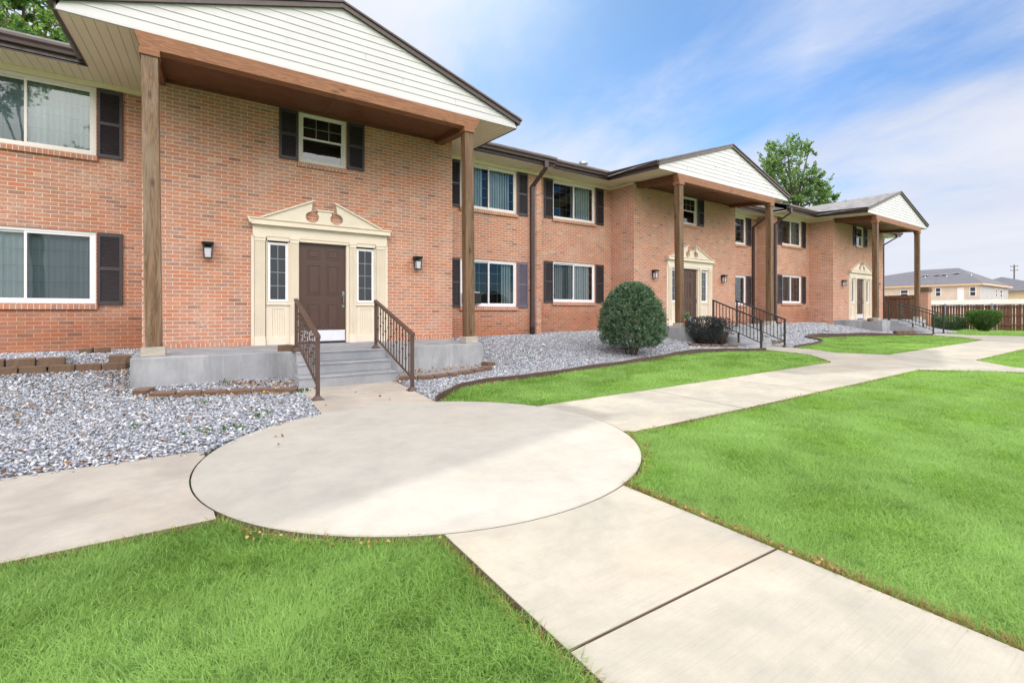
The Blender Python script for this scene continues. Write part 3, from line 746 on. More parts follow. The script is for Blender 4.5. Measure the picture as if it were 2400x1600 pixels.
NEAR = [(2.48, 5.56), (2.86, 6.0), (3.13, 6.27), (3.45, 6.50), (3.82, 6.60), (4.47, 6.68), (5.3, 6.70), (5.92, 6.88), (6.9, 7.02), (7.8, 7.14), (8.98, 7.32), (9.7, 7.50), (10.24, 7.62), (10.8, 7.68), (11.4, 7.60), (12.1, 7.36), (12.92, 7.03), (13.1, 6.98)]
FAR = [(14.53, 6.90), (15.6, 7.05), (16.79, 7.22), (17.5, 7.4), (17.76, 7.62), (17.8, 7.95), (18.1, 8.25), (18.6, 8.5), (19.3, 8.66), (20.0, 8.66), (21.2, 8.35), (22.6, 7.95), (24.2, 7.2), (24.62, 6.40)]
def GB(X, Y):
    z = G(X, Y); X = np.asarray(X, float); Y = np.asarray(Y, float)
    return np.where((X < -.9) & (Y > 9.46), np.where(X < -1.75, np.maximum(z, .455), np.maximum(z, .35+.11*sst(9.4, 10.1, Y))), z)
BEDS = [[(-9, 4.645), (-.02, 4.645)]+[p for p in arc(ang(-.02, circ_y(-.02, True)), ang(1.08, circ_y(1.08, True)), CR+.03, 10)]+[(1.155, 7.0), (1.18, 11.3), (-9, 11.3)],
        [(2.62, 11.3), (2.62, 7.3)]+NEAR[:-1]+[(13.16, 7.3), (13.16, 11.8), (2.62, 11.8)],
        [(14.52, 11.8), (14.52, 7.2)]+FAR[:-1]+[(24.62, 6.4), (25.5, 7.0), (25.5, 11.2)],
        [(26.82, 11), (26.82, 6.9), (28.6, 6.65), (30.4, 7.0), (33.6, 9.0), (33.6, 11)]]
for bp in BEDS:
    P = np.array(bp); st = .15
    gx = np.arange(P[:, 0].min(), P[:, 0].max()+st, st); gy = np.arange(P[:, 1].min(), P[:, 1].max()+st, st)
    A, B = np.meshgrid(gx, gy); Z = GB(A, B-.1)-.022; I = np.arange(A.size).reshape(A.shape)
    Q = np.stack([I[:-1, :-1], I[:-1, 1:], I[1:, 1:], I[1:, :-1]], -1).reshape(-1, 4)
    cen = np.stack([A.ravel()[Q].mean(1), B.ravel()[Q].mean(1)], 1)
    Q = Q[in_poly(cen, bp)]
    o = np_mesh('gravel_bed', np.stack([A, B, Z], -1).reshape(-1, 3), [Q], M['gravelbase']); tag(o, kind='structure')

def view_w(P): return P[:, 0]*ST+P[:, 1]*CT
def in_view(P, m=1.18):
    w = view_w(P); u = P[:, 0]*CT-P[:, 1]*ST
    return (w > 1.15) & (np.abs(u/np.maximum(w, .1)) < m)
# gravel
PLANT = [[(-.85, 8.3), (-.75, 7.95), (-.28, 7.70), (.3, 7.58), (1.12, 7.40), (1.15, 8.3)], [(2.66, 8.3), (2.68, 7.62), (3.1, 7.45), (3.7, 7.52), (4.4, 7.75), (4.75, 8.0), (4.72, 8.3)], [(11.6, 8.6), (11.75, 8.4), (12.3, 8.05), (13.0, 7.85), (13.1, 8.7)]]
V = []; Cc = []
for bi, bp in enumerate(BEDS):
    P = np.array(bp); x0, y0 = P.min(0); x1, y1 = P.max(0)
    n = int((x1-x0)*(y1-y0)*2600); pts = np.stack([rng.uniform(x0, x1, n), rng.uniform(y0, y1, n)], 1)
    pts = pts[in_poly(pts, bp) & in_view(pts)]
    w = view_w(pts); keep = rng.random(len(pts)) < np.clip((8.5/w)**1.1, .3, 1); pts = pts[keep]
    bad = np.zeros(len(pts), bool)
    for pl in PLANT[1:]: bad |= in_poly(pts, pl)
    pts = pts[~bad]; V.append(pts)
V.append(np.stack([rng.uniform(-3.5, 0, 90), 4.645-np.abs(rng.normal(0, .05, 90))], 1)); ae = rng.uniform(R(112), R(155), 40); re_ = CR-np.abs(rng.normal(0, .04, 40)); V.append(np.stack([CX+re_*np.cos(ae), CY+re_*np.sin(ae)], 1))
pts = np.concatenate(V); n = len(pts); w = view_w(pts)
size = (.0085+.0125*rng.random(n)**1.6)*np.clip((w/8.5)**.5, 1, 1.7)
base = np.array([(1, 0, 0), (0, 1, 0), (-1, 0, 0), (0, -1, 0), (0, 0, 1), (0, 0, -1)], float)
faces = np.array([(0, 1, 4), (1, 2, 4), (2, 3, 4), (3, 0, 4), (1, 0, 5), (2, 1, 5), (3, 2, 5), (0, 3, 5)])
sc = np.stack([size*rng.uniform(.9, 1.9, n), size*rng.uniform(.6, 1.1, n), size*rng.uniform(.3, .6, n)], 1)
v = base[None]*sc[:, None]*rng.uniform(.75, 1.25, (n, 6, 3))+rng.normal(0, .12, (n, 6, 3))*size[:, None, None]
t = rng.uniform(0, 2*np.pi, n); tl = rng.normal(0, .35, n); ta = rng.normal(0, .35, n)
v[..., 2] += v[..., 0]*tl[:, None]+v[..., 1]*ta[:, None]
c, s_ = np.cos(t)[:, None], np.sin(t)[:, None]
xr_ = v[..., 0]*c-v[..., 1]*s_; yr_ = v[..., 0]*s_+v[..., 1]*c
lift = GB(pts[:, 0], pts[:, 1])+rng.uniform(-.014, .012, n); lift[-130:] = .006
vv = np.stack([xr_+pts[:, :1], yr_+pts[:, 1:], v[..., 2]+lift[:, None]], -1).reshape(-1, 3)
ff = (faces[None]+(np.arange(n)*6)[:, None, None]).reshape(-1, 3)
pal = np.array([(.36, .375, .43), (.48, .50, .56), (.64, .65, .69), (.26, .275, .32), (.16, .17, .20), (.58, .53, .49), (.36, .25, .19), (.80, .80, .82)])
ci = rng.choice(8, n, p=[.29, .26, .12, .15, .05, .06, .03, .04]); col = pal[ci]*rng.uniform(.85, 1.15, (n, 1))
o = np_mesh('gravel', vv, [ff], M['stone'], np.repeat(col, 6, 0)); tag(o, 'grey and white gravel chips spread over the planting beds', 'gravel', kind='stuff')

# edging strips
def edging(pts, label):
    q = MB(); P = [Vector((x, y, 0)) for x, y in pts]
    S2 = []
    for a, b in zip(P, P[1:]):
        for i in range(5): S2.append(a.lerp(b, i/5))
    S2.append(P[-1])
    for _ in range(3): S2 = [S2[0]]+[(S2[i-1]+S2[i]*2+S2[i+1])/4 for i in range(1, len(S2)-1)]+[S2[-1]]
    n = len(S2); vs = []; fs = []
    for i, p in enumerate(S2):
        d = (S2[min(i+1, n-1)]-S2[max(i-1, 0)]).normalized(); nn = Vector((-d.y, d.x, 0))*.014
        z = gz(p.x, min(p.y, 8)); top = z+.062+.006*math.sin(i*.7)
        for sgn, zz in ((1, z-.12), (1, top), (-1, top), (-1, z-.12)): vs.append((p.x+sgn*nn.x, p.y+sgn*nn.y, zz))
    for i in range(n-1):
        for k in range(4): fs.append((i*4+k, i*4+(k+1) % 4, (i+1)*4+(k+1) % 4, (i+1)*4+k))
    fs += [(0, 1, 2, 3), tuple((n-1)*4+k for k in (3, 2, 1, 0))]
    q.add(vs, fs); tag(q.build('landscape_edging', M['edging']), label, 'edging', 'brown strips edging the gravel beds')
edging(NEAR, 'long curved brown edging strip between gravel and the narrow front lawn')
edging(FAR, 'brown edging strip curving round the lawn before the farthest porch')

# ------------------------------------------------------------------ grass
LAWNS = [('near left lawn', [(-4, -1), (1.015, -1), (1.015, 2.205)]+arc(a0-.5, -156.5, CR+.02, 12)+[(.04, 3.06), (-4, 3.06)]),
         ('near right lawn', [(2.335, -1), (12.4, -1), (12.19, 1.92), (11.64, 2.65), (11.17, 3.09), (3.42, 3.085)]+arc(c0, a1, CR+.02, 10)+[(2.335, 2.2)]),
         ('strip lawn', arc(ang(2.52, 5.52), ang(3.47, 4.615), CR+.02, 10)+[(11.14, 4.61), (11.39, 4.69), (12.6, 5.65), (13.05, 6.6), (13.08, 6.95)]+NEAR[::-1][1:-1]),
         ('far strip lawn', [(14.5, 6.85), (14.22, 6.25), (13.77, 5.49), (14.53, 4.53), (22.55, 4.55), (24.12, 5.52), (24.58, 6.38)]+FAR[::-1][1:-1]),
         ('corner lawn', [(13.05, 2.2), (13.05, -1), (30, -1), (30, 2.93), (14.09, 2.92)]),
         ('end lawn', [(25.95, 5.55), (26.3, 4.22), (41.5, 4.22), (41.5, 9.6), (34, 9.6), (30.4, 6.9), (28.6, 6.6), (26.65, 6.4)])]
def grass(name, poly, label):
    P = np.array(poly); x0, y0 = P.min(0); x1, y1 = P.max(0); out = []
    bands = [1.2, 2.2, 3.2, 4.6, 6.5, 9, 13, 18, 26, 45]
    for wa, wb in zip(bands, bands[1:]):
        # bounding box of this distance band
        wm = (wa+wb)/2; dens = min(34000, 34000*(2.4/wm)**1.55)
        uu = 1.2*wb; ub = np.array([[u_, w_] for u_ in (-uu, uu) for w_ in (wa, wb)])
        bx = ub[:, 0]*CT+ub[:, 1]*ST; by = -ub[:, 0]*ST+ub[:, 1]*CT
        xa, xb = max(x0, bx.min()), min(x1, bx.max()); ya, yb = max(y0, by.min()), min(y1, by.max())
        if xa >= xb or ya >= yb: continue
        n = int((xb-xa)*(yb-ya)*dens)
        p = np.stack([rng.uniform(xa, xb, n), rng.uniform(ya, yb, n)], 1)
        w = view_w(p); p = p[(w >= wa) & (w < wb) & in_view(p)]
        if len(p): out.append(p[in_poly(p, poly)])
    p = np.concatenate(out); n = len(p); w = view_w(p); ed = edge_dist(p, poly)
    sc = np.clip(w/2.4, .8, None)
    patch = .5+.5*np.sin(p[:, 0]*2.1+1.3*np.sin(p[:, 1]*1.7))*np.sin(p[:, 1]*2.6+1.1*np.sin(p[:, 0]*1.3+2))
    patch = .55*patch+.45*(.5+.5*np.sin(p[:, 0]*7.3+2*np.sin(p[:, 1]*5.1))*np.sin(p[:, 1]*6.7+1.5*np.sin(p[:, 0]*6.1)))
    h = (.020+.024*rng.random(n))*(.8+.4*patch)*np.clip(sc**.12, 1, 1.3)
    wd = .00125*rng.uniform(.7, 1.4, n)*np.maximum(1, sc)**.78
    h = h*np.where(ed < .05, 1.35, 1.0)
    th = rng.uniform(0, 2*np.pi, n)
    flow = 1.5*np.sin(p[:, 0]*3.1+p[:, 1]*1.3)+1.5*np.sin(p[:, 1]*4.1-p[:, 0]*2)
    lean = rng.uniform(.5, 1.7, n)
    ld = np.where(rng.random(n) < .5, flow+rng.normal(0, .8, n), th)
    dx, dy = np.cos(ld)*lean*h, np.sin(ld)*lean*h
    px, py = -np.sin(ld)*wd, np.cos(ld)*wd
    z0 = G(p[:, 0], np.minimum(p[:, 1], 7.0))-.038
    v = np.zeros((n, 5, 3))
    v[:, 0] = np.stack([p[:, 0]-px, p[:, 1]-py, z0], 1); v[:, 1] = np.stack([p[:, 0]+px, p[:, 1]+py, z0], 1)
    mx, my, mz = p[:, 0]+dx*.38, p[:, 1]+dy*.38, z0+h*.68
    v[:, 2] = np.stack([mx+px*.8, my+py*.8, mz], 1); v[:, 3] = np.stack([mx-px*.8, my-py*.8, mz], 1)
    v[:, 4] = np.stack([p[:, 0]+dx, p[:, 1]+dy, z0+h*(1.0-.12*lean)+.004], 1)
    tuft = np.zeros(n, bool)
    b = (np.arange(n)*5)[:, None]
    quads = b+np.array([[0, 1, 2, 3]]); tris = b+np.array([[3, 2, 4]])
    A = np.array([.160, .275, .055]); B = np.array([.375, .565, .175])
    f = np.clip(.18+.58*patch+rng.normal(0, .18, n), 0, 1)[:, None]
    col = A*(1-f)+B*f
    tall = rng.random(n) < .06
    col[tall] = np.array([.34, .52, .17])
    nearm = np.where(w < 8)[0]; nt = int(min(70, len(nearm)/900))
    for ci_ in rng.choice(nearm, nt) if len(nearm) and nt else []:
        rr_ = np.hypot((p[:, 0]-p[ci_, 0])*rng.uniform(.5, 1.3), (p[:, 1]-p[ci_, 1])*rng.uniform(.5, 1.3)); m = rng.random(n) < np.exp(-(rr_/rng.uniform(.012, .04))**2)*.9
        tuft[m] = True
    col[tuft] = col[tuft]*np.array([.62, .70, .60])
    dry = (ed < (.012+.03*rng.random(n))*np.where(np.abs(p[:, 0]-2.335) < .05, 1.5, 1)) & (rng.random(n) < np.where(np.abs(p[:, 0]-2.335) < .06, .75, .40))
    col[dry] = np.array([.32, .20, .085])*rng.uniform(.6, 1.3, (dry.sum(), 1))
    o = np_mesh('lawn_grass', v.reshape(-1, 3), [quads, tris], M['grass'], np.repeat(col, 5, 0))
    tag(o, label, 'grass', kind='stuff')
for (nm, poly), lab in zip(LAWNS, ['bright green lawn in the left foreground below the side path', 'large bright green lawn right of the front path', 'narrow lawn between the long walk and the curved edging strip',
                                   'lawn patch in front of the farthest porch', 'lawn corner at the right edge beyond the crossing walk', 'lawn at the end of the row in front of the wooden fence']):
    grass(nm, poly, lab)

# ------------------------------------------------------------------ fallen leaves
def leaf_quads(cen, nrm_dir, size, asp=.45, bend=.25):
    """diamond leaves: cen (N,3), nrm_dir (N,3) growth direction"""
    n = len(cen); d = nrm_dir/np.maximum(np.linalg.norm(nrm_dir, axis=1, keepdims=True), 1e-6)
    r = rng.normal(0, 1, (n, 3)); s1 = np.cross(d, r); s1 /= np.maximum(np.linalg.norm(s1, axis=1, keepdims=True), 1e-6)
    up = np.cross(s1, d); L = size[:, None]
    v = np.stack([cen, cen+d*L*.5+s1*L*asp*.5+up*L*bend*.3, cen+d*L, cen+d*L*.5-s1*L*asp*.5+up*L*bend*.3], 1)
    b = (np.arange(n)*4)[:, None]
    return v.reshape(-1, 3), [b+np.array([[0, 1, 2]]), b+np.array([[0, 2, 3]])]
def litter():
    P = []
    def seg(a, b, n, sd): 
        t = rng.random(n)[:, None]; P.append(np.array(a)*(1-t)+np.array(b)*t+rng.normal(0, sd, (n, 2)))
    def blob(c, n, sd): P.append(np.array(c)+rng.normal(0, 1, (n, 2))*np.array(sd))
    seg((-.7, 7.72), (1.05, 7.22), 240, .06); seg((.2, 8.1), (1.1, 7.75), 190, .08); seg((-4, 9.2), (-1, 9.15), 60, .07)
    blob((-1.05, 9.0), 110, (.12, .2)); blob((-.95, 8.2), 60, (.1, .25)); blob((-2.3, 7.1), 70, (.5, .25)); blob((-1.8, 7.6), 60, (.5, .35))
    seg((2.7, 7.9), (4.5, 8.05), 150, .1); blob((2.66, 7.4), 30, (.06, .08)); blob((5.7, 8.4), 18, (.4, .3)); blob((8.6, 7.9), 12, (.8, .5))
    seg((3.4, 6.35), (4.6, 6.55), 26, .06); blob((-1.2, 4.72), 25, (.8, .06)); seg((.6, 2.35), (1.0, 2.17), 25, .02); seg((.12, 2.82), (.55, 2.38), 40, .02)
    seg((2.335, .9), (2.335, 2.2), 120, .012); seg((3.42, 2.93), (2.6, 2.22), 40, .02); seg((3.45, 3.08), (7, 3.1), 60, .02)
    blob((1.75, 6.6), 5, (.35, .4)); blob((-2.5, 6.2), 60, (1.4, .9)); blob((-.3, 6.3), 30, (.8, .9))
    p = np.concatenate(P); n = len(p); z = GB(p[:, 0], p[:, 1])+rng.uniform(.006, .022, n)
    d = np.stack([rng.normal(0, 1, n), rng.normal(0, 1, n), rng.normal(0, .35, n)], 1)
    sz = rng.uniform(.018, .06, n); lawn = p[:, 1] < 4.4; sz[lawn] *= .45
    v, f = leaf_quads(np.concatenate([p, z[:, None]], 1), d, sz, .6, .6)
    pal = np.array([(.30, .15, .06), (.20, .09, .04), (.42, .25, .11), (.36, .13, .05), (.13, .075, .045), (.50, .36, .18)])
    col = pal[rng.integers(0, 6, n)]*rng.uniform(.8, 1.2, (n, 1))
    o = np_mesh('fallen_leaves', v, f, M['dryleaf'], np.repeat(col, 4, 0)); tag(o, 'dry brown leaves scattered over gravel and along the edging blocks', 'leaves', kind='stuff')
litter()
def weeds():
    c = []
    for (x, y, k) in [(1.12, 7.26, 40), (5.9, 8.3, 12), (6.2, 8.9, 10), (16.2, 8.7, 60), (15.5, 8.0, 40), (17.2, 8.6, 40), (18.2, 8.9, 30), (21, 8.8, 50), (-.05, 5.3, 10), (-1.9, 6.7, 12), (-3.2, 9.25, 40), (.25, 8.15, 14), (.0, 7.0, 8), (-.6, 5.9, 8), (.5, 5.75, 16), (.2, 5.3, 14)]:
        c.append(np.stack([rng.normal(x, .07, k), rng.normal(y, .06, k)], 1))
    p = np.concatenate(c); n = len(p); z = GB(p[:, 0], p[:, 1])
    d = np.stack([rng.normal(0, .7, n), rng.normal(0, .7, n), rng.uniform(.3, 1.2, n)], 1)
    v, f = leaf_quads(np.concatenate([p, z[:, None]], 1), d, rng.uniform(.03, .075, n), .4, .4)
    col = np.array([.06, .14, .035])*rng.uniform(.6, 1.6, (n, 1))
    o = np_mesh('weeds', v, f, M['leafm'], np.repeat(col, 4, 0)); tag(o, 'small green weeds sprouting through the gravel', 'weeds', kind='stuff')
weeds()

# ------------------------------------------------------------------ concrete edging blocks
def block(x, y, z, rz, label, group, l=.29, d=.19, h=.10):
    q = MB(); j = lambda a: random.uniform(-a, a); hx = l/2; n = 6; vs = []
    for zz in (0, h):
        for i in range(n+1):
            fx = -hx+l*i/n; edge = .018 if i in (0, n) else 0
            vs.append((fx+j(.004), -d/2+edge+j(.010)+(.012 if zz else 0), zz+(j(.004) if zz else -.03)))
        vs.append((hx*.82, d/2, zz-(0 if zz else .03))); vs.append((-hx*.82, d/2, zz-(0 if zz else .03)))
    m = n+3; fs = [list(range(m))[::-1], [m+i for i in range(m)]]+[(i, (i+1) % m, (i+1) % m+m, i+m) for i in range(m)]
    q.add(vs, fs); o = q.build('edging_block', M['block'], bevel=.009); o.location = (x, y, z); o.rotation_euler = (R(random.uniform(-1.5, 1.5)), R(random.uniform(-1.5, 1.5)), rz)
    return tag(o, label, 'block', group)
ORD = ['first', 'second', 'third', 'fourth', 'fifth', 'sixth', 'seventh', 'eighth', 'ninth', 'tenth', 'eleventh', 'twelfth', 'thirteenth', 'fourteenth', 'fifteenth', 'sixteenth']
def row(pts, lab, group, dz=0, l=.29, zf=gz, n=None, h=.10):
    P = [Vector((x, y)) for x, y in pts]; L = [0]
    for a, b in zip(P, P[1:]): L.append(L[-1]+(b-a).length)
    n = n or max(1, round(L[-1]/(l+.012))); st = L[-1]/n
    for i in range(n):
        def at(t):
            for k in range(len(P)-1):
                if t <= L[k+1] or k == len(P)-2: return P[k].lerp(P[k+1], (t-L[k])/(L[k+1]-L[k]))
        a, b, m = at(st*i), at(st*(i+1)), at(st*(i+.5)); d = b-a
        block(m.x, m.y, zf(m.x, m.y)+dz-.01, math.atan2(d.y, d.x)+random.uniform(-.04, .04), lab.format(ORD[i]), group, min(l, st-.008), h=h)
row([(-.62, 7.74), (-.28, 7.66), (.3, 7.54), (.85, 7.41), (1.10, 7.28)], '{} block from the left in the low curb before the near porch', 'edging blocks left of the near steps', dz=-.035)
block(-.70, 7.98, gz(-.7, 8)-.05, R(75), 'block turned back to the porch at the left end of the curb', 'edging blocks left of the near steps')
row([(2.68, 7.53), (3.15, 7.40), (3.7, 7.48), (4.25, 7.64), (4.62, 7.83)], '{} block from the left in the curb right of the near steps', 'edging blocks right of the near steps', dz=-.03)
row([(4.76, 7.95), (4.74, 8.24)], '{} block closing the right end of the curb by the porch corner', 'edging blocks right of the near steps', dz=-.03)
row([(-4.6, 9.42), (-3.0, 9.38), (-1.02, 9.32)], '{} block from the left in the lower course below the left window', 'retaining blocks below the left window', dz=.0, h=.105)
row([(-4.55, 9.45), (-3.2, 9.42), (-1.72, 9.36)], '{} block from the left in the upper course below the left window', 'retaining blocks below the left window', dz=.107, h=.105)
block(-1.12, 9.35, .385, R(6), 'red block lying on the wall end against the porch slab', 'loose blocks by the near porch', .27)
block(-1.66, 10.35, .45, R(-4), 'left half of the block pair lying on gravel by the wall', 'loose blocks by the near porch', .17)
block(-1.46, 10.33, .45, R(8), 'right half of the block pair lying on gravel by the wall', 'loose blocks by the near porch', .21)
block(1.09, 8.42, .515, R(3), 'single red block standing on the near porch left of the steps', 'loose blocks by the near porch', .26, .14, .095)
row([(11.55, 8.36), (12.0, 8.12), (12.5, 7.92), (13.06, 7.80)], '{} block from the left in the curb below the dark shrubs', 'edging blocks below the dark shrubs', dz=-.03)
row([(14.62, 7.9), (15.2, 7.75), (15.9, 7.9)], '{} block from the left in the curb right of the middle steps', 'edging blocks right of the middle steps', dz=-.03)
row([(23.9, 7.45), (24.5, 7.2), (25.2, 7.1)], '{} lower block from the left in the stack before the far porch', 'stacked blocks before the far porch', dz=-.04)
row([(24.0, 7.46), (24.5, 7.24), (25.15, 7.14)], '{} upper block from the left in the stack before the far porch', 'stacked blocks before the far porch', dz=.065)
block(23.95, 8.28, .78, R(5), 'red block on the far porch beside its left post', 'loose blocks by the far porch', .42, .16, .10)

# ------------------------------------------------------------------ stair railings
def railing(x, yu, zu, yl, zl, mat, label, mid=None, nb=11, wide=.055):
    o = empty('stair_railing', (x, yl, zl)); tag(o, label, 'railing', 'metal railings beside the porch steps')
    dy, dz = yu-yl, zu-zl; h = .86; m = M[mat]; b = .024
    def post(y, z, hh, foot=True):
        q = MB(); q.box(-b, b, y-b, y+b, z, z+hh)
        if foot: q.hexa([(-.066, y-.066, z), (.066, y-.066, z), (.066, y+.066, z), (-.066, y+.066, z)], [(-.027, y-.027, z+.055), (.027, y-.027, z+.055), (.027, y+.027, z+.055), (-.027, y+.027, z+.055)]); q.box(-.07, .07, y-.07, y+.07, z-.002, z+.012)
        q.build('post', m, o, .003)
    post(0, 0, h-.045); post(dy, dz, h-.02)
    ln = lambda y: dz*y/dy
    def bar(y0, y1, off, t, wd, nm):
        q = MB(); q.hexa([(-wd/2, y0, ln(y0)+off), (wd/2, y0, ln(y0)+off), (wd/2, y1, ln(y1)+off), (-wd/2, y1, ln(y1)+off)], [(-wd/2, y0, ln(y0)+off+t), (wd/2, y0, ln(y0)+off+t), (wd/2, y1, ln(y1)+off+t), (-wd/2, y1, ln(y1)+off+t)])
        q.build(nm, m, o, .004)
    bar(-.04, dy+.03, h-.05, .042, wide, 'top_rail'); bar(b, dy-b, .165, .026, .028, 'bottom_rail')
    if mid: post(dy*mid, zu*0+ln(dy*mid)+.165-.30, .30)
    for i in range(nb):
        y = dy*(i+1)/(nb+1); z0 = ln(y)+.185; z1 = ln(y)+h-.045; q = MB(); r = .0075
        q.box(-r, r, y-r, y+r, z0, z1)
        for t in ((.30, .62) if i % 2 else (.46, .80)):
            zc = z0+(z1-z0)*t
            q.lathe([(.009, zc-.022), (.018, zc-.008), (.018, zc+.008), (.009, zc+.022)], 0, y, 6)
        q.build('baluster', m, o)
railing(1.22, 8.25, .51, 6.50, 0, 'bronze', 'brown railing left of the nearest porch steps', None, 12, .06)
railing(2.52, 8.25, .51, 6.50, 0, 'bronze', 'brown railing right of the nearest porch steps', None, 12, .06)
railing(13.2, 8.67, .68, 7.17, gz(13.2, 7.0), 'iron', 'dark railing left of the middle porch steps, behind the dark shrubs', .45, 13, .045)
railing(14.5, 8.67, .68, 7.17, gz(14.5, 7.0), 'iron', 'dark railing right of the middle porch steps', .45, 13, .045)
railing(25.6, 8.15, .776, 6.63, gz(25.6, 6.6), 'iron', 'dark railing left of the farthest porch steps', .45, 12, .045)
railing(26.9, 8.15, .776, 6.63, gz(26.9, 6.6), 'iron', 'dark railing right of the farthest porch steps', .45, 12, .045)

# ------------------------------------------------------------------ plants
def stems_mesh(mb, base, tips, r=.012, bend=.1):
    for t in tips:
        b = Vector(base)+Vector((random.uniform(-.05, .05), random.uniform(-.05, .05), 0)); t = Vector(t); m = b.lerp(t, .5)+Vector((random.uniform(-bend, bend), random.uniform(-bend, bend), random.uniform(0, bend)))
        mb.tube([b, b.lerp(m, .6), m, m.lerp(t, .5), t], [r, r*.9, r*.75, r*.6, r*.3], 6)
def shrub(name, loc, label, prof, n, size, pal, stems, mat='dleaf', lump=.06, asp=.42, group=None, shell=.32, yscale=1.0, stemr=.014, updir=.3):
    """prof: list of (z, radius)"""
    o = empty(name, loc); tag(o, label, 'shrub', group)
    zs = np.array([a for a, b in prof]); rs = np.array([b for a, b in prof])
    wz = np.interp(np.linspace(zs[0], zs[-1], 400), zs, rs); cdf = np.cumsum(wz+.05); cdf /= cdf[-1]
    z = np.interp(rng.random(n), cdf, np.linspace(zs[0], zs[-1], 400)); th = rng.uniform(0, 2*np.pi, n)
    rr = np.interp(z, zs, rs)
    f = 1-shell*rng.random(n)**1.7
    inner = rng.random(n) < .25; f[inner] = rng.uniform(.3, .8, inner.sum())
    lumpf = 1+lump*(np.sin(th*5+z*7)+np.sin(th*9-z*11+1.7)+np.sin(th*3+z*17))
    R_ = rr*f*lumpf
    cap = z > zs[-1]-.0
    c = np.stack([R_*np.cos(th), R_*np.sin(th)*yscale, z+rng.normal(0, .02, n)], 1)
    out = np.stack([np.cos(th), np.sin(th), (z-zs.mean())/(zs[-1]-zs[0])*1.6+updir], 1)+rng.normal(0, .75, (n, 3))
    sz = size*rng.uniform(.6, 1.3, n)
    v, fc = leaf_quads(c, out, sz, asp, .5)
    pal = np.array(pal); col = pal[rng.integers(0, len(pal), n)]*rng.uniform(.7, 1.3, (n, 1))
    np_mesh('foliage', v, fc, M[mat], np.repeat(col, 4, 0), o)
    q = MB()
    tips = []
    for i in range(stems):
        a = 2*math.pi*i/stems+random.random(); zz = random.uniform(zs[0]+.15*(zs[-1]-zs[0]), zs[0]+.6*(zs[-1]-zs[0])); r_ = float(np.interp(zz, zs, rs))*random.uniform(.35, .85)
        tips.append((r_*math.cos(a), r_*math.sin(a)*yscale, zz))
    stems_mesh(q, (0, 0, -.03), tips, stemr); q.build('stems', M['bark'], o, smooth=True)
    return o
def round_bush(loc, label):
    o = empty('round_bush', loc); tag(o, label, 'shrub')
    prof = np.array([(.22, .52), (.32, .72), (.45, .81), (.62, .835), (.85, .825), (1.05, .80), (1.25, .725), (1.45, .60), (1.62, .46), (1.72, .30), (1.79, .10)])
    n = 4000; u = rng.random(n); zz = np.interp(u, np.linspace(0, 1, len(prof)), prof[:, 0]); zz = .24+1.54*rng.random(n)**.92; th = rng.uniform(0, 2*np.pi, n)
    rr = np.interp(zz, prof[:, 0], prof[:, 1])*(1+.022*np.sin(th*4+zz*6)+.02*np.sin(th*7-zz*9)); dep = 1-.50*rng.random(n)**1.3
    tip = np.stack([rr*dep*np.cos(th), rr*dep*np.sin(th), zz*(.25+.75*1)+0*zz], 1)
    low = (zz < .40) & (rng.random(n) < .45); tip = tip[~low]; th = th[~low]; zz = zz[~low]; n = len(tip)
    ax = np.stack([np.cos(th), np.sin(th), (zz-.75)*1.3+.25], 1)+rng.normal(0, .45, (n, 3)); ax /= np.linalg.norm(ax, axis=1, keepdims=True)
    L = rng.uniform(.07, .16, n); k = 13
    t = rng.random((n, k, 1)); c = tip[:, None]-ax[:, None]*L[:, None, None]*(1-t*1.15)+rng.normal(0, .012, (n, k, 3))
    d = ax[:, None]*.8+rng.normal(0, .75, (n, k, 3))
    sz = rng.uniform(.030, .062, n*k)
    v, f = leaf_quads(c.reshape(-1, 3), d.reshape(-1, 3), sz, .42, .5)
    pal = np.array([(.038, .085, .045), (.055, .12, .062), (.08, .15, .085), (.12, .19, .11), (.17, .23, .14)]); spray = rng.integers(0, 5, n)
    col = np.repeat(pal[spray], k, 0)*.6+pal[rng.integers(0, 5, n*k)]*.4; col *= rng.uniform(.7, 1.35, (n*k, 1))
    np_mesh('foliage', v, f, M['dleaf'], np.repeat(col, 4, 0), o)
    q = MB()
    for i in range(8):
        a_ = 2*math.pi*i/8+random.random(); z_ = random.uniform(.6, 1.1); r_ = random.uniform(.25, .55)
        stems_mesh(q, (.04*math.cos(a_), .04*math.sin(a_), -.03), [(r_*math.cos(a_), r_*math.sin(a_), z_)], .024)
    for i in range(14):
        a_ = random.uniform(0, 6.28); r_ = random.uniform(.35, .62); stems_mesh(q, (.1*math.cos(a_), .1*math.sin(a_), .16), [(r_*math.cos(a_), r_*math.sin(a_), random.uniform(.2, .42))], .009)
    q.build('stems', M['bark'], o, smooth=True)
round_bush((8.70, 7.90, gz(8.7, 7.9)-.02), 'large clipped round evergreen bush standing in the gravel')
shrub('dark_shrub', (12.32, 8.36, gz(12.3, 8.36)-.02), 'dark bluish-black leafed shrub clipped flat before the middle porch',
      [(.05, .22), (.2, .34), (.4, .50), (.6, .56), (.72, .52), (.78, .40), (.82, .1)], 8200, .047, [(.018, .024, .026), (.026, .034, .034), (.042, .036, .044), (.03, .042, .034)], 16, 'dleaf', .05, .42, shell=.4, stemr=.008)
shrub('dark_shrub', (12.98, 8.28, gz(12.95, 8.28)-.02), 'thin reddish shrub with bare twigs beside the railing of the middle porch',
      [(.05, .14), (.25, .26), (.45, .38), (.62, .40), (.74, .33), (.80, .1)], 1500, .05, [(.055, .028, .034), (.075, .035, .035), (.035, .030, .032)], 34, 'dleaf', .1, .42, shell=.6, stemr=.006)
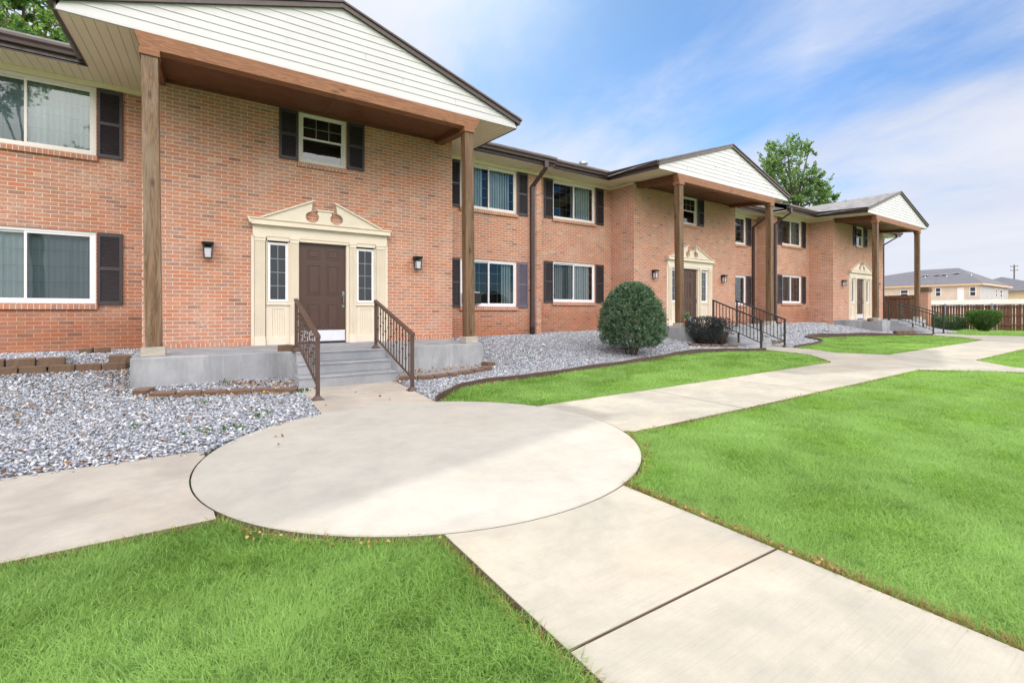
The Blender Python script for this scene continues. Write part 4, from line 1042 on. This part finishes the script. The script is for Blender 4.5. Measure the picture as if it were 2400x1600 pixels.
shrub('clipped_bush', (40.3, 8.05, -.05), 'box-clipped green bush narrow at the foot, before the board fence',
      [(.05, .16), (.25, .30), (.5, .56), (.75, .74), (1.0, .78), (1.20, .76), (1.27, .68), (1.30, .2)], 6000, .10, [(.085, .15, .045), (.11, .19, .06), (.06, .11, .035)], 7, 'leafm', .03, .5, shell=.3, stemr=.02)
for (x, y, lab, r) in ((40.9, 9.75, 'low spreading bush left of the box-clipped bush by the fence', .72), (41.0, 10.8, 'small low bush behind the railing end by the fence', .5)):
    shrub('low_bush', (x, y, -.05), lab, [(.03, .3*r/.7), (.2, r), (.5, r*1.08), (.75, r*.95), (.88, r*.6), (.92, .1)], 2600, .11, [(.04, .09, .04), (.06, .12, .05), (.10, .15, .07)], 6, 'leafm', .08, .45, shell=.35)
def potted(loc):
    o = empty('potted_plant', loc); tag(o, 'terracotta pot with pale green plant on the middle porch', 'potted plant')
    q = MB(); q.lathe([(.085, 0), (.12, .19), (.135, .19), (.138, .225), (.12, .225), (.11, .2)], 0, 0, 16); q.build('pot', M['terracotta'], o)
    n = 260; th = rng.uniform(0, 6.28, n); r = .13*rng.random(n)**.5
    c = np.stack([r*np.cos(th), r*np.sin(th), rng.uniform(.2, .42, n)], 1); d = np.stack([np.cos(th), np.sin(th), rng.uniform(.2, 1.4, n)], 1)
    v, f = leaf_quads(c, d, rng.uniform(.05, .1, n), .5, .4); np_mesh('foliage', v, f, M['leafm'], np.repeat(np.array([.16, .24, .15])*rng.uniform(.6, 1.5, (n, 1)), 4, 0), o)
potted((12.48, 9.2, .68))

def tree(name, base, th, label, clumps, leaf, per_r3, pal, tr=.22):
    o = empty(name, base); tag(o, label, 'tree')
    C = np.array(clumps, float); C[:, :3] -= np.array(base)
    q = MB(); top = Vector((0, 0, th)); cen = Vector(C[:, :3].mean(0))
    mid = Vector((0, 0, th*.5))+Vector((.1, .05, 0))
    q.tube([(0, 0, -.2), mid, top, top.lerp(cen, .5), cen], [tr*1.3, tr, tr*.85, tr*.6, tr*.3], 10)
    for x, y, z, r in C:
        e = Vector((x, y, z)); a = top.lerp(cen, random.uniform(.0, .7)); m = a.lerp(e, .5)+Vector((random.uniform(-.2, .2), random.uniform(-.2, .2), random.uniform(-.1, .3)))
        q.tube([a, m, e, e+Vector((random.uniform(-.4, .4), random.uniform(-.4, .4), r*.7))], [tr*.35, tr*.22, tr*.12, tr*.04], 6)
        for k in range(4):
            d = Vector((random.gauss(0, 1), random.gauss(0, 1), random.gauss(.2, .7))).normalized()*r; q.tube([e, e+d*.5+Vector((0, 0, .05)), e+d], [tr*.09, tr*.06, tr*.02], 4)
    q.build('trunk', M['bark'], o, smooth=True)
    cs = []; ds = []
    for x, y, z, r in C:
        ns = max(4, int(26*r))       # twig sprays inside each clump
        for _ in range(ns):
            d = rng.normal(0, 1, 3); d /= np.linalg.norm(d); s0 = np.array([x, y, z])+d*r*rng.uniform(.25, .95)*np.array([1, 1, .85])
            k = int(per_r3); tt = rng.random(k)[:, None]; ax = d+rng.normal(0, .5, 3)+np.array([0, 0, .25])
            cs.append(s0+ax*tt*r*.55+rng.normal(0, .085*max(r, .5), (k, 3))); ds.append(ax+rng.normal(0, .9, (k, 3))-np.array([0, 0, .3]))
    c = np.concatenate(cs); d = np.concatenate(ds); n = len(c)
    v, f = leaf_quads(c, d, leaf*rng.uniform(.6, 1.25, n), .62, .5); pal = np.array(pal)
    np_mesh('crown', v, f, M['leafm'], np.repeat(pal[rng.integers(0, len(pal), n)]*rng.uniform(.7, 1.35, (n, 1)), 4, 0), o)
GP = [(.075, .145, .060), (.115, .20, .080), (.17, .265, .105), (.235, .32, .13)]
tree('leafy_tree', (36.0, 17.0, -.1), 6.5, 'tall leafy tree rising behind the roofs of the far blocks',
     [(34.67, 16.97, 12.87, .68), (36.52, 16.85, 13.3, .51), (36.4, 16.3, 12.9, .34), (35.1, 18.0, 12.83, .76), (34.8, 18.27, 12.1, .68), (33.96, 16.81, 11.56, .93), (33.11, 17.18, 10.49, .76), (36.91, 17.64, 11.2, .93), (35.86, 16.26, 10.71, .76),
      (36.39, 15.82, 10.68, .59), (39.27, 16.67, 10.68, .51), (36.99, 16.27, 9.93, .85), (37.27, 17.4, 10.11, .93), (37.9, 15.7, 9.62, .42), (35.74, 17.7, 10.17, .76), (33.19, 17.62, 11.23, .51),
      (35, 17, 9.2, .9), (37, 16.5, 9.0, .9), (38.6, 15.6, 9.2, .6), (34, 18, 9.4, .8), (36, 18.5, 8.6, 1)], .17, 40, GP, .26)
tree('leafy_tree', (-5.2, 21.8, 0), 6.0, 'tree with light green leaves behind the left roof corner',
     [(-5.49, 21.88, 11.11, .55), (-4.87, 22.03, 11.34, .55), (-4.08, 20.69, 10.41, .44), (-5.03, 21.83, 10.47, .5), (-3.87, 20.9, 10.1, .28), (-5.89, 20.77, 9.85, .88), (-5.04, 21.88, 12.13, .88), (-4.12, 20.87, 11.61, .6),
      (-5.64, 21.18, 12.15, .88), (-4.95, 20.08, 9.68, .5), (-7.29, 23.61, 11.7, .99), (-6.46, 22.13, 12.82, .99), (-4.55, 21.46, 10.09, .44), (-5.73, 22.62, 9.98, .66), (-6.5, 21, 9.2, .9), (-7.4, 21.4, 10.6, .9)], .15, 46,
     [(.08, .17, .065), (.13, .24, .08), (.19, .30, .09), (.26, .33, .11)], .24)

tree('leafy_tree', (-8.3, -15.5, 0), 5.5, 'tall tree behind the viewer, mirrored in the upper left window',
     [(-8.3+random.uniform(-3.4, 3.4), -15.5+random.uniform(-2.5, 2.5), 10.6+random.uniform(-3.6, 3.4), random.uniform(.6, 1.1)) for i in range(15)], .2, 26, GP, .3)

# ------------------------------------------------------------------ window air conditioner
o = empty('window_air_conditioner', (2.0+3.98, 10.1+RY-.02, .51+.86)); tag(o, 'dark window air conditioner in the lower right window behind the porch post', 'air conditioner')
q = MB(); q.box(-.23, .25, -.12, .02, 0, .30)
for i in range(12): q.box(-.21, .23, -.128, -.121, .03+i*.021, .038+i*.021)
q.build('housing', M['black'], o, .006)
q = MB(); q.box(.25, .275, -.02, .04, -.01, .31); q.box(-.25, .275, -.02, .04, .30, .32); q.build('mounting_frame', M['frame_w'], o)

# ------------------------------------------------------------------ end fence, gate, pier
def plank_fence(mb, x, y0, y1, z0, z1, w=.14, gap=.012, th=.02):
    y = y0
    while y < y1:
        ww = min(w*random.uniform(.92, 1.05), y1-y); mb.box(x-th/2+random.uniform(-.003, .003), x+th/2, y, y+ww-gap*random.uniform(.1, 1.1), z0+random.uniform(-.01, .01), z1+random.uniform(-.012, .012)); y += ww
o = empty('board_fence', (42.0, 0, -.05)); tag(o, 'long brown board fence at the end of the lawn, seen from its pole side', 'fence')
q = MB(); plank_fence(q, .05, -3, 11.0, .04, 1.66, .14, .03); q.build('board_panel', M['fencewood'], o)
q = MB()
for z in (.35, .95, 1.5): q.box(-.02, .03, -3, 11.0, z, z+.085)
q.build('rail', M['fencewood'], o)
for y in (10.25, 8.0, 5.6, 3.2, .8, -1.6):
    q = MB(); q.tube([(-.06, y, 0), (-.06, y, 1.72)], .035, 10); q.lathe([(.04, 1.70), (.045, 1.73), (.02, 1.77)], -.06, y, 10); q.tube([(-.06, y, 1.46), (.0, y, 1.46)], .05, 8); q.build('pole', M['galv'], o)
q = MB(); q.tube([(-.06, -3, 1.69), (-.06, 11.0, 1.69)], .022, 8); q.build('top_rail', M['galv'], o)
o = empty('wooden_gate', (34.6, 9.75, .17)); tag(o, 'brown wooden board gate between the last block and the brick pier', 'gate')
q = MB(); plank_fence(q, 0, 0, 2.2, .05, 1.86, .14, .006); q.build('board_panel', M['fencewood'], o)
q = MB(); q.box(-.05, -.012, 0, 2.2, 1.78, 1.93); q.box(-.07, .04, 0, 2.2, 1.931, 1.965); q.box(-.05, -.012, 0, 2.2, .25, .36); q.build('rail', M['fencewood'], o)
q = MB(); q.box(-.06, .05, 2.05, 2.16, 0, 2.08); q.box(-.075, -.05, 1.55, 1.75, 1.60, 1.66); q.build('hinge_post', M['black'], o)
o = empty('brick_pier', (34.8, 9.45, .15)); tag(o, 'stained brick pier with projecting top course beside the wooden gate', 'pier')
q = MB(); q.box(-.25, .25, -.27, .28, -.1, 2.18); q.build('shaft', M['brick_low'], o)
q = MB(); q.box(-.30, .30, -.32, .33, 2.18, 2.32); q.box(-.27, .27, -.29, .30, 2.32, 2.42); q.build('cap', M['block'], o)
o = empty('metal_gate_frame', (36.5, 9.6, .1)); tag(o, 'thin black metal gate frame between the pier and the board fence', 'gate')
q = MB()
for y in (0, .42, .84): q.box(-.02, .02, y-.02, y+.02, -.1, 1.45)
for z in (.2, 1.3): q.box(-.015, .015, 0, .84, z, z+.03)
q.build('frame', M['iron'], o)
q = MB()
for i in range(1, 8):
    if i != 4: q.box(-.008, .008, .105*i-.008, .105*i+.008, .2, 1.3)
q.build('bars', M['iron'], o)

# ------------------------------------------------------------------ far house, garage house, pole
def hip(mb, x0, x1, y0, y1, ze, rx0, ry0, rx1, ry1, zr, mi=0):
    mb.add([(x0, y0, ze), (x1, y0, ze), (x1, y1, ze), (x0, y1, ze), (rx0, ry0, zr), (rx1, ry1, zr)], [(0, 1, 4), (1, 2, 5, 4), (2, 3, 5), (3, 0, 4, 5), (0, 3, 2, 1)], mi)
M['osb'] = paint('bare_sheathing_board', (.60, .49, .39), .8, .08, .8)
M['greywall'] = paint('grey_wall_wrap', (.40, .385, .375), .8, .06, .5)
M['fasc'] = paint('raw_wood_fascia', (.62, .42, .27), .6, .05, 2)
M['yellow'] = paint('cream_render', (.68, .56, .36), .7, .05, 1)
M['roof2'] = paint('grey_roof_shingle', (.115, .115, .135), .9, .12, 1.2)
def far_window(parent, face, a0, a1, z0, z1, c):
    q = MB(); t = .10
    def bx(u0, u1, v0, v1, d0, d1, m): 
        if face == 'x': q.box(c-d1, c-d0, u0, u1, v0, v1, m)
        else: q.box(u0, u1, c-d1, c-d0, v0, v1, m)
    bx(a0, a1, z0, z0+t, 0, .06, 0); bx(a0, a1, z1-t, z1, 0, .06, 0); bx(a0, a0+t, z0+t, z1-t, 0, .06, 0); bx(a1-t, a1, z0+t, z1-t, 0, .06, 0)
    zm = (z0+z1)/2; bx(a0+t, a1-t, zm-.05, zm+.05, 0, .06, 0)
    w = q.build('window', M['frame_w'], parent); q = MB(); bx(a0+t, a1-t, z0+t, z1-t, .005, .03, 0); q.build('pane', M['winfar'], w)
M['winfar'] = paint('far_window_glass', (.03, .035, .045), .08, .1, 3)
hz = 3.0
o = empty('unfinished_house', (0, 0, 0)); tag(o, 'unfinished house with bare board walls and grey hip roof beyond the fence', 'house')
q = MB(); q.box(107, 126, 21.9, 50, hz-1.5, 5.68); q.build('wall', M['osb'], o)
q = MB(); q.box(107.01, 126, 21.86, 21.899, hz-1.5, 5.68); q.build('side_wall', M['greywall'], o)
q = MB()
q.box(106.45, 106.5, 21.4, 50.5, 5.62, 5.95); q.box(106.45, 126.6, 21.35, 21.4, 5.62, 5.95); q.build('fascia', M['fasc'], o)
q = MB(); q.box(106.5, 107.2, 21.4, 50.4, 5.66, 5.70); q.build('soffit', M['fasc'], o)
q = MB(); hip(q, 106.4, 126.7, 21.3, 50.6, 5.95, 116.5, 26.6, 116.5, 31.9, 9.3); ro = q.build('roof', M['roof2'], o)
for y, x in ((30.2, 112.0), (28.55, 112.0), (27.5, 112.0), (25.95, 112.6)):
    q = MB(); z = 5.95+(x-106.4)*.3317-.1; q.box(x-.25, x+.4, y-.30, y+.30, z, z+.24, 1); q.box(x-.3, x+.45, y-.36, y+.36, z+.24, z+.30); q.build('roof_vent', [M['frame_w'], M['dark']], ro)
for y, z in ((26.9, 8.1), (23.7, 7.3), (29.9, 8.0)):
    q = MB(); q.tube([(111.0, y, 7.3), (111.0, y, 7.75)], .06, 8); q.build('vent_pipe', M['white'], ro)
far_window(o, 'x', 26.68, 27.46, 3.85, 5.40, 107); far_window(o, 'x', 22.26, 23.08, 3.78, 5.35, 107)
far_window(o, 'x', 31.2, 32.4, 3.85, 5.2, 107)
far_window(o, 'y', 116.9, 117.8, 3.72, 5.22, 21.86); far_window(o, 'y', 120.0, 121.3, 3.76, 5.22, 21.86)
q = MB(); q.box(106.95, 107, 23.75, 24.60, hz, 5.30); q.build('door', M['frame_w'], o)
o = empty('garage_house', (0, 0, 0)); tag(o, 'low house with cream and white walls at the right edge beyond the fence', 'house')
q = MB(); q.box(129.5, 134, 17, 27, hz-1, 5.3); q.build('wall', M['yellow'], o)
q = MB(); q.box(134.0, 150, 15.9, 27, hz-1, 5.0); q.box(129.4, 134, 16.3, 16.999, hz-1, 4.9); q.build('white_wall', M['frame_w'], o)
q = MB(); hip(q, 128.6, 151, 14.6, 32, 5.2, 136, 24.5, 146, 24.5, 8.3); q.build('roof', M['roof2'], o)
far_window(o, 'x', 18.6, 20.2, 3.5, 4.9, 129.5)
o = empty('utility_pole', (137.9, 23.08, 2.5)); tag(o, 'thin wooden utility pole with two crossarms at the right horizon', 'utility pole')
q = MB(); q.tube([(0, 0, -1), (0, 0, 8.3)], [.14, .10], 8); q.build('pole', M['bark'], o)
for z in (7.1, 7.9):
    q = MB(); q.box(-.06, .06, -.55, .55, z, z+.10); q.tube([(0, -.5, z+.1), (0, -.5, z+.25)], .04, 6); q.tube([(0, .5, z+.1), (0, .5, z+.25)], .04, 6); q.build('crossarm', M['bark'], o)

# ------------------------------------------------------------------ sky, sun, camera
SUN = Vector((.38, .885, 1.0)).normalized()
el = math.asin(SUN.z); az = math.atan2(SUN.x, SUN.y)
W = bpy.data.worlds.new('World'); S.world = W; W.use_nodes = True
k = NT.__new__(NT); k.t = W.node_tree; bg = k.t.nodes['Background']
sky = k.n('ShaderNodeTexSky', None, sky_type='NISHITA', sun_disc=False, sun_elevation=el, sun_rotation=az, air_density=1.0, dust_density=1.2, ozone_density=1.5, altitude=100)
d = k.n('ShaderNodeTexCoord').outputs['Generated']; sp = k.n('ShaderNodeSeparateXYZ', {0: d})
zc = k.math('ADD', k.math('MAXIMUM', sp.outputs[2], 0.0), .24)
pl = k.n('ShaderNodeCombineXYZ', {0: k.math('DIVIDE', sp.outputs[0], zc), 1: k.math('DIVIDE', sp.outputs[1], zc), 2: 21.5})
rot = k.n('ShaderNodeMapping', {0: pl.outputs[0], 2: (0, 0, R(-62)), 3: (1.0, .55, 1)}).outputs[0]
n1 = k.noise(rot, .80, 7, .50, .55); n2 = k.noise(rot, 2.6, 8, .62, .3)
nn = k.math('ADD', k.math('MULTIPLY', n1, .72), k.math('MULTIPLY', n2, .28))
low = k.maprange(sp.outputs[2], .42, .08, 0, .26)
back = k.maprange(sp.outputs[1], .10, -.45, 0, .12)
sd = k.n('ShaderNodeVectorMath', {0: d, 1: tuple(SUN)}, operation='DOT_PRODUCT').outputs['Value']
glow = k.maprange(sd, .935, 1.0)
v1 = Vector((math.sin(R(42))*math.cos(R(29)), math.cos(R(42))*math.cos(R(29)), math.sin(R(29))))
clear = k.maprange(k.n('ShaderNodeVectorMath', {0: d, 1: tuple(v1)}, operation='DOT_PRODUCT').outputs['Value'], .93, .995)
v2 = Vector((math.sin(R(70))*math.cos(R(23)), math.cos(R(70))*math.cos(R(23)), math.sin(R(23))))
clear2 = k.maprange(k.n('ShaderNodeVectorMath', {0: d, 1: tuple(v2)}, operation='DOT_PRODUCT').outputs['Value'], .955, .995)
nn = k.math('ADD', k.math('ADD', k.math('ADD', nn, low), back), k.math('MULTIPLY', glow, .14))
nn = k.math('SUBTRACT', nn, k.math('ADD', k.math('MULTIPLY', clear, .20), k.math('MULTIPLY', clear2, .10)))
v3 = Vector((.505*.966, -.863*.966, .257))
clear3 = k.maprange(k.n('ShaderNodeVectorMath', {0: d, 1: tuple(v3)}, operation='DOT_PRODUCT').outputs['Value'], .955, .985)
nn = k.math('SUBTRACT', nn, k.math('MULTIPLY', clear3, .5))
mask = k.n('ShaderNodeMapRange', {0: nn, 1: .39, 2: .62}, interpolation_type='SMOOTHSTEP').outputs[0]
mask = k.math('MULTIPLY', mask, .95)
skyc = k.n('ShaderNodeMix', {0: 1.0, 6: sky.outputs[0], 7: (.58, .93, 1.27, 1)}, data_type='RGBA', blend_type='MULTIPLY').outputs[2]
dim = k.math('SUBTRACT', 1.0, k.math('MULTIPLY', k.maprange(sd, .78, 1.0), .42))
skyc = k.n('ShaderNodeVectorMath', {0: skyc, 'Scale': dim}, operation='SCALE').outputs[0]
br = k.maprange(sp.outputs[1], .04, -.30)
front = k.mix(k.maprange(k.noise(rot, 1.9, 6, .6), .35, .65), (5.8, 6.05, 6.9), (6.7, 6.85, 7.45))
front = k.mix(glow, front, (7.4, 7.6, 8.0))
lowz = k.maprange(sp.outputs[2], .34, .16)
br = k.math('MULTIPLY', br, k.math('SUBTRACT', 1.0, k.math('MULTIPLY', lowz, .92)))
cc = k.mix(br, front, (42, 40.8, 39.2))  # unseen clouds behind the camera, overbright as added fill for the shaded facade
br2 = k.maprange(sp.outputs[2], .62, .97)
cc = k.mix(br2, cc, (28, 27.7, 27.7))  # unseen overhead clouds also brightened beyond the visible sky, added fill light
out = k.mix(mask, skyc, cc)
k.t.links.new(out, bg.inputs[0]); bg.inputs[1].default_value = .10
sl = bpy.data.lights.new('sun', 'SUN'); sl.energy = 2.0; sl.angle = R(1.2); sl.color = (1.0, .945, .86)
so = bpy.data.objects.new('sun', sl); COL.objects.link(so); so.rotation_euler = SUN.to_track_quat('Z', 'Y').to_euler(); so.location = (10, 20, 30)
cam = bpy.data.cameras.new('camera'); cam.sensor_width = 36; cam.lens = 36*1090/2400; cam.shift_y = -69/2400; cam.clip_start = .05; cam.clip_end = 3000
co = bpy.data.objects.new('camera', cam); COL.objects.link(co); co.location = (0, 0, 1.15)
co.rotation_euler = (R(90), 0, -TH); S.camera = co
S.view_settings.view_transform = 'Standard'; S.view_settings.look = 'None'; S.view_settings.exposure = 0.38; S.view_settings.gamma = 1.0; S.view_settings.use_curve_mapping = False
S.cycles.max_bounces = 8; S.cycles.transparent_max_bounces = 12; S.cycles.use_denoising = True
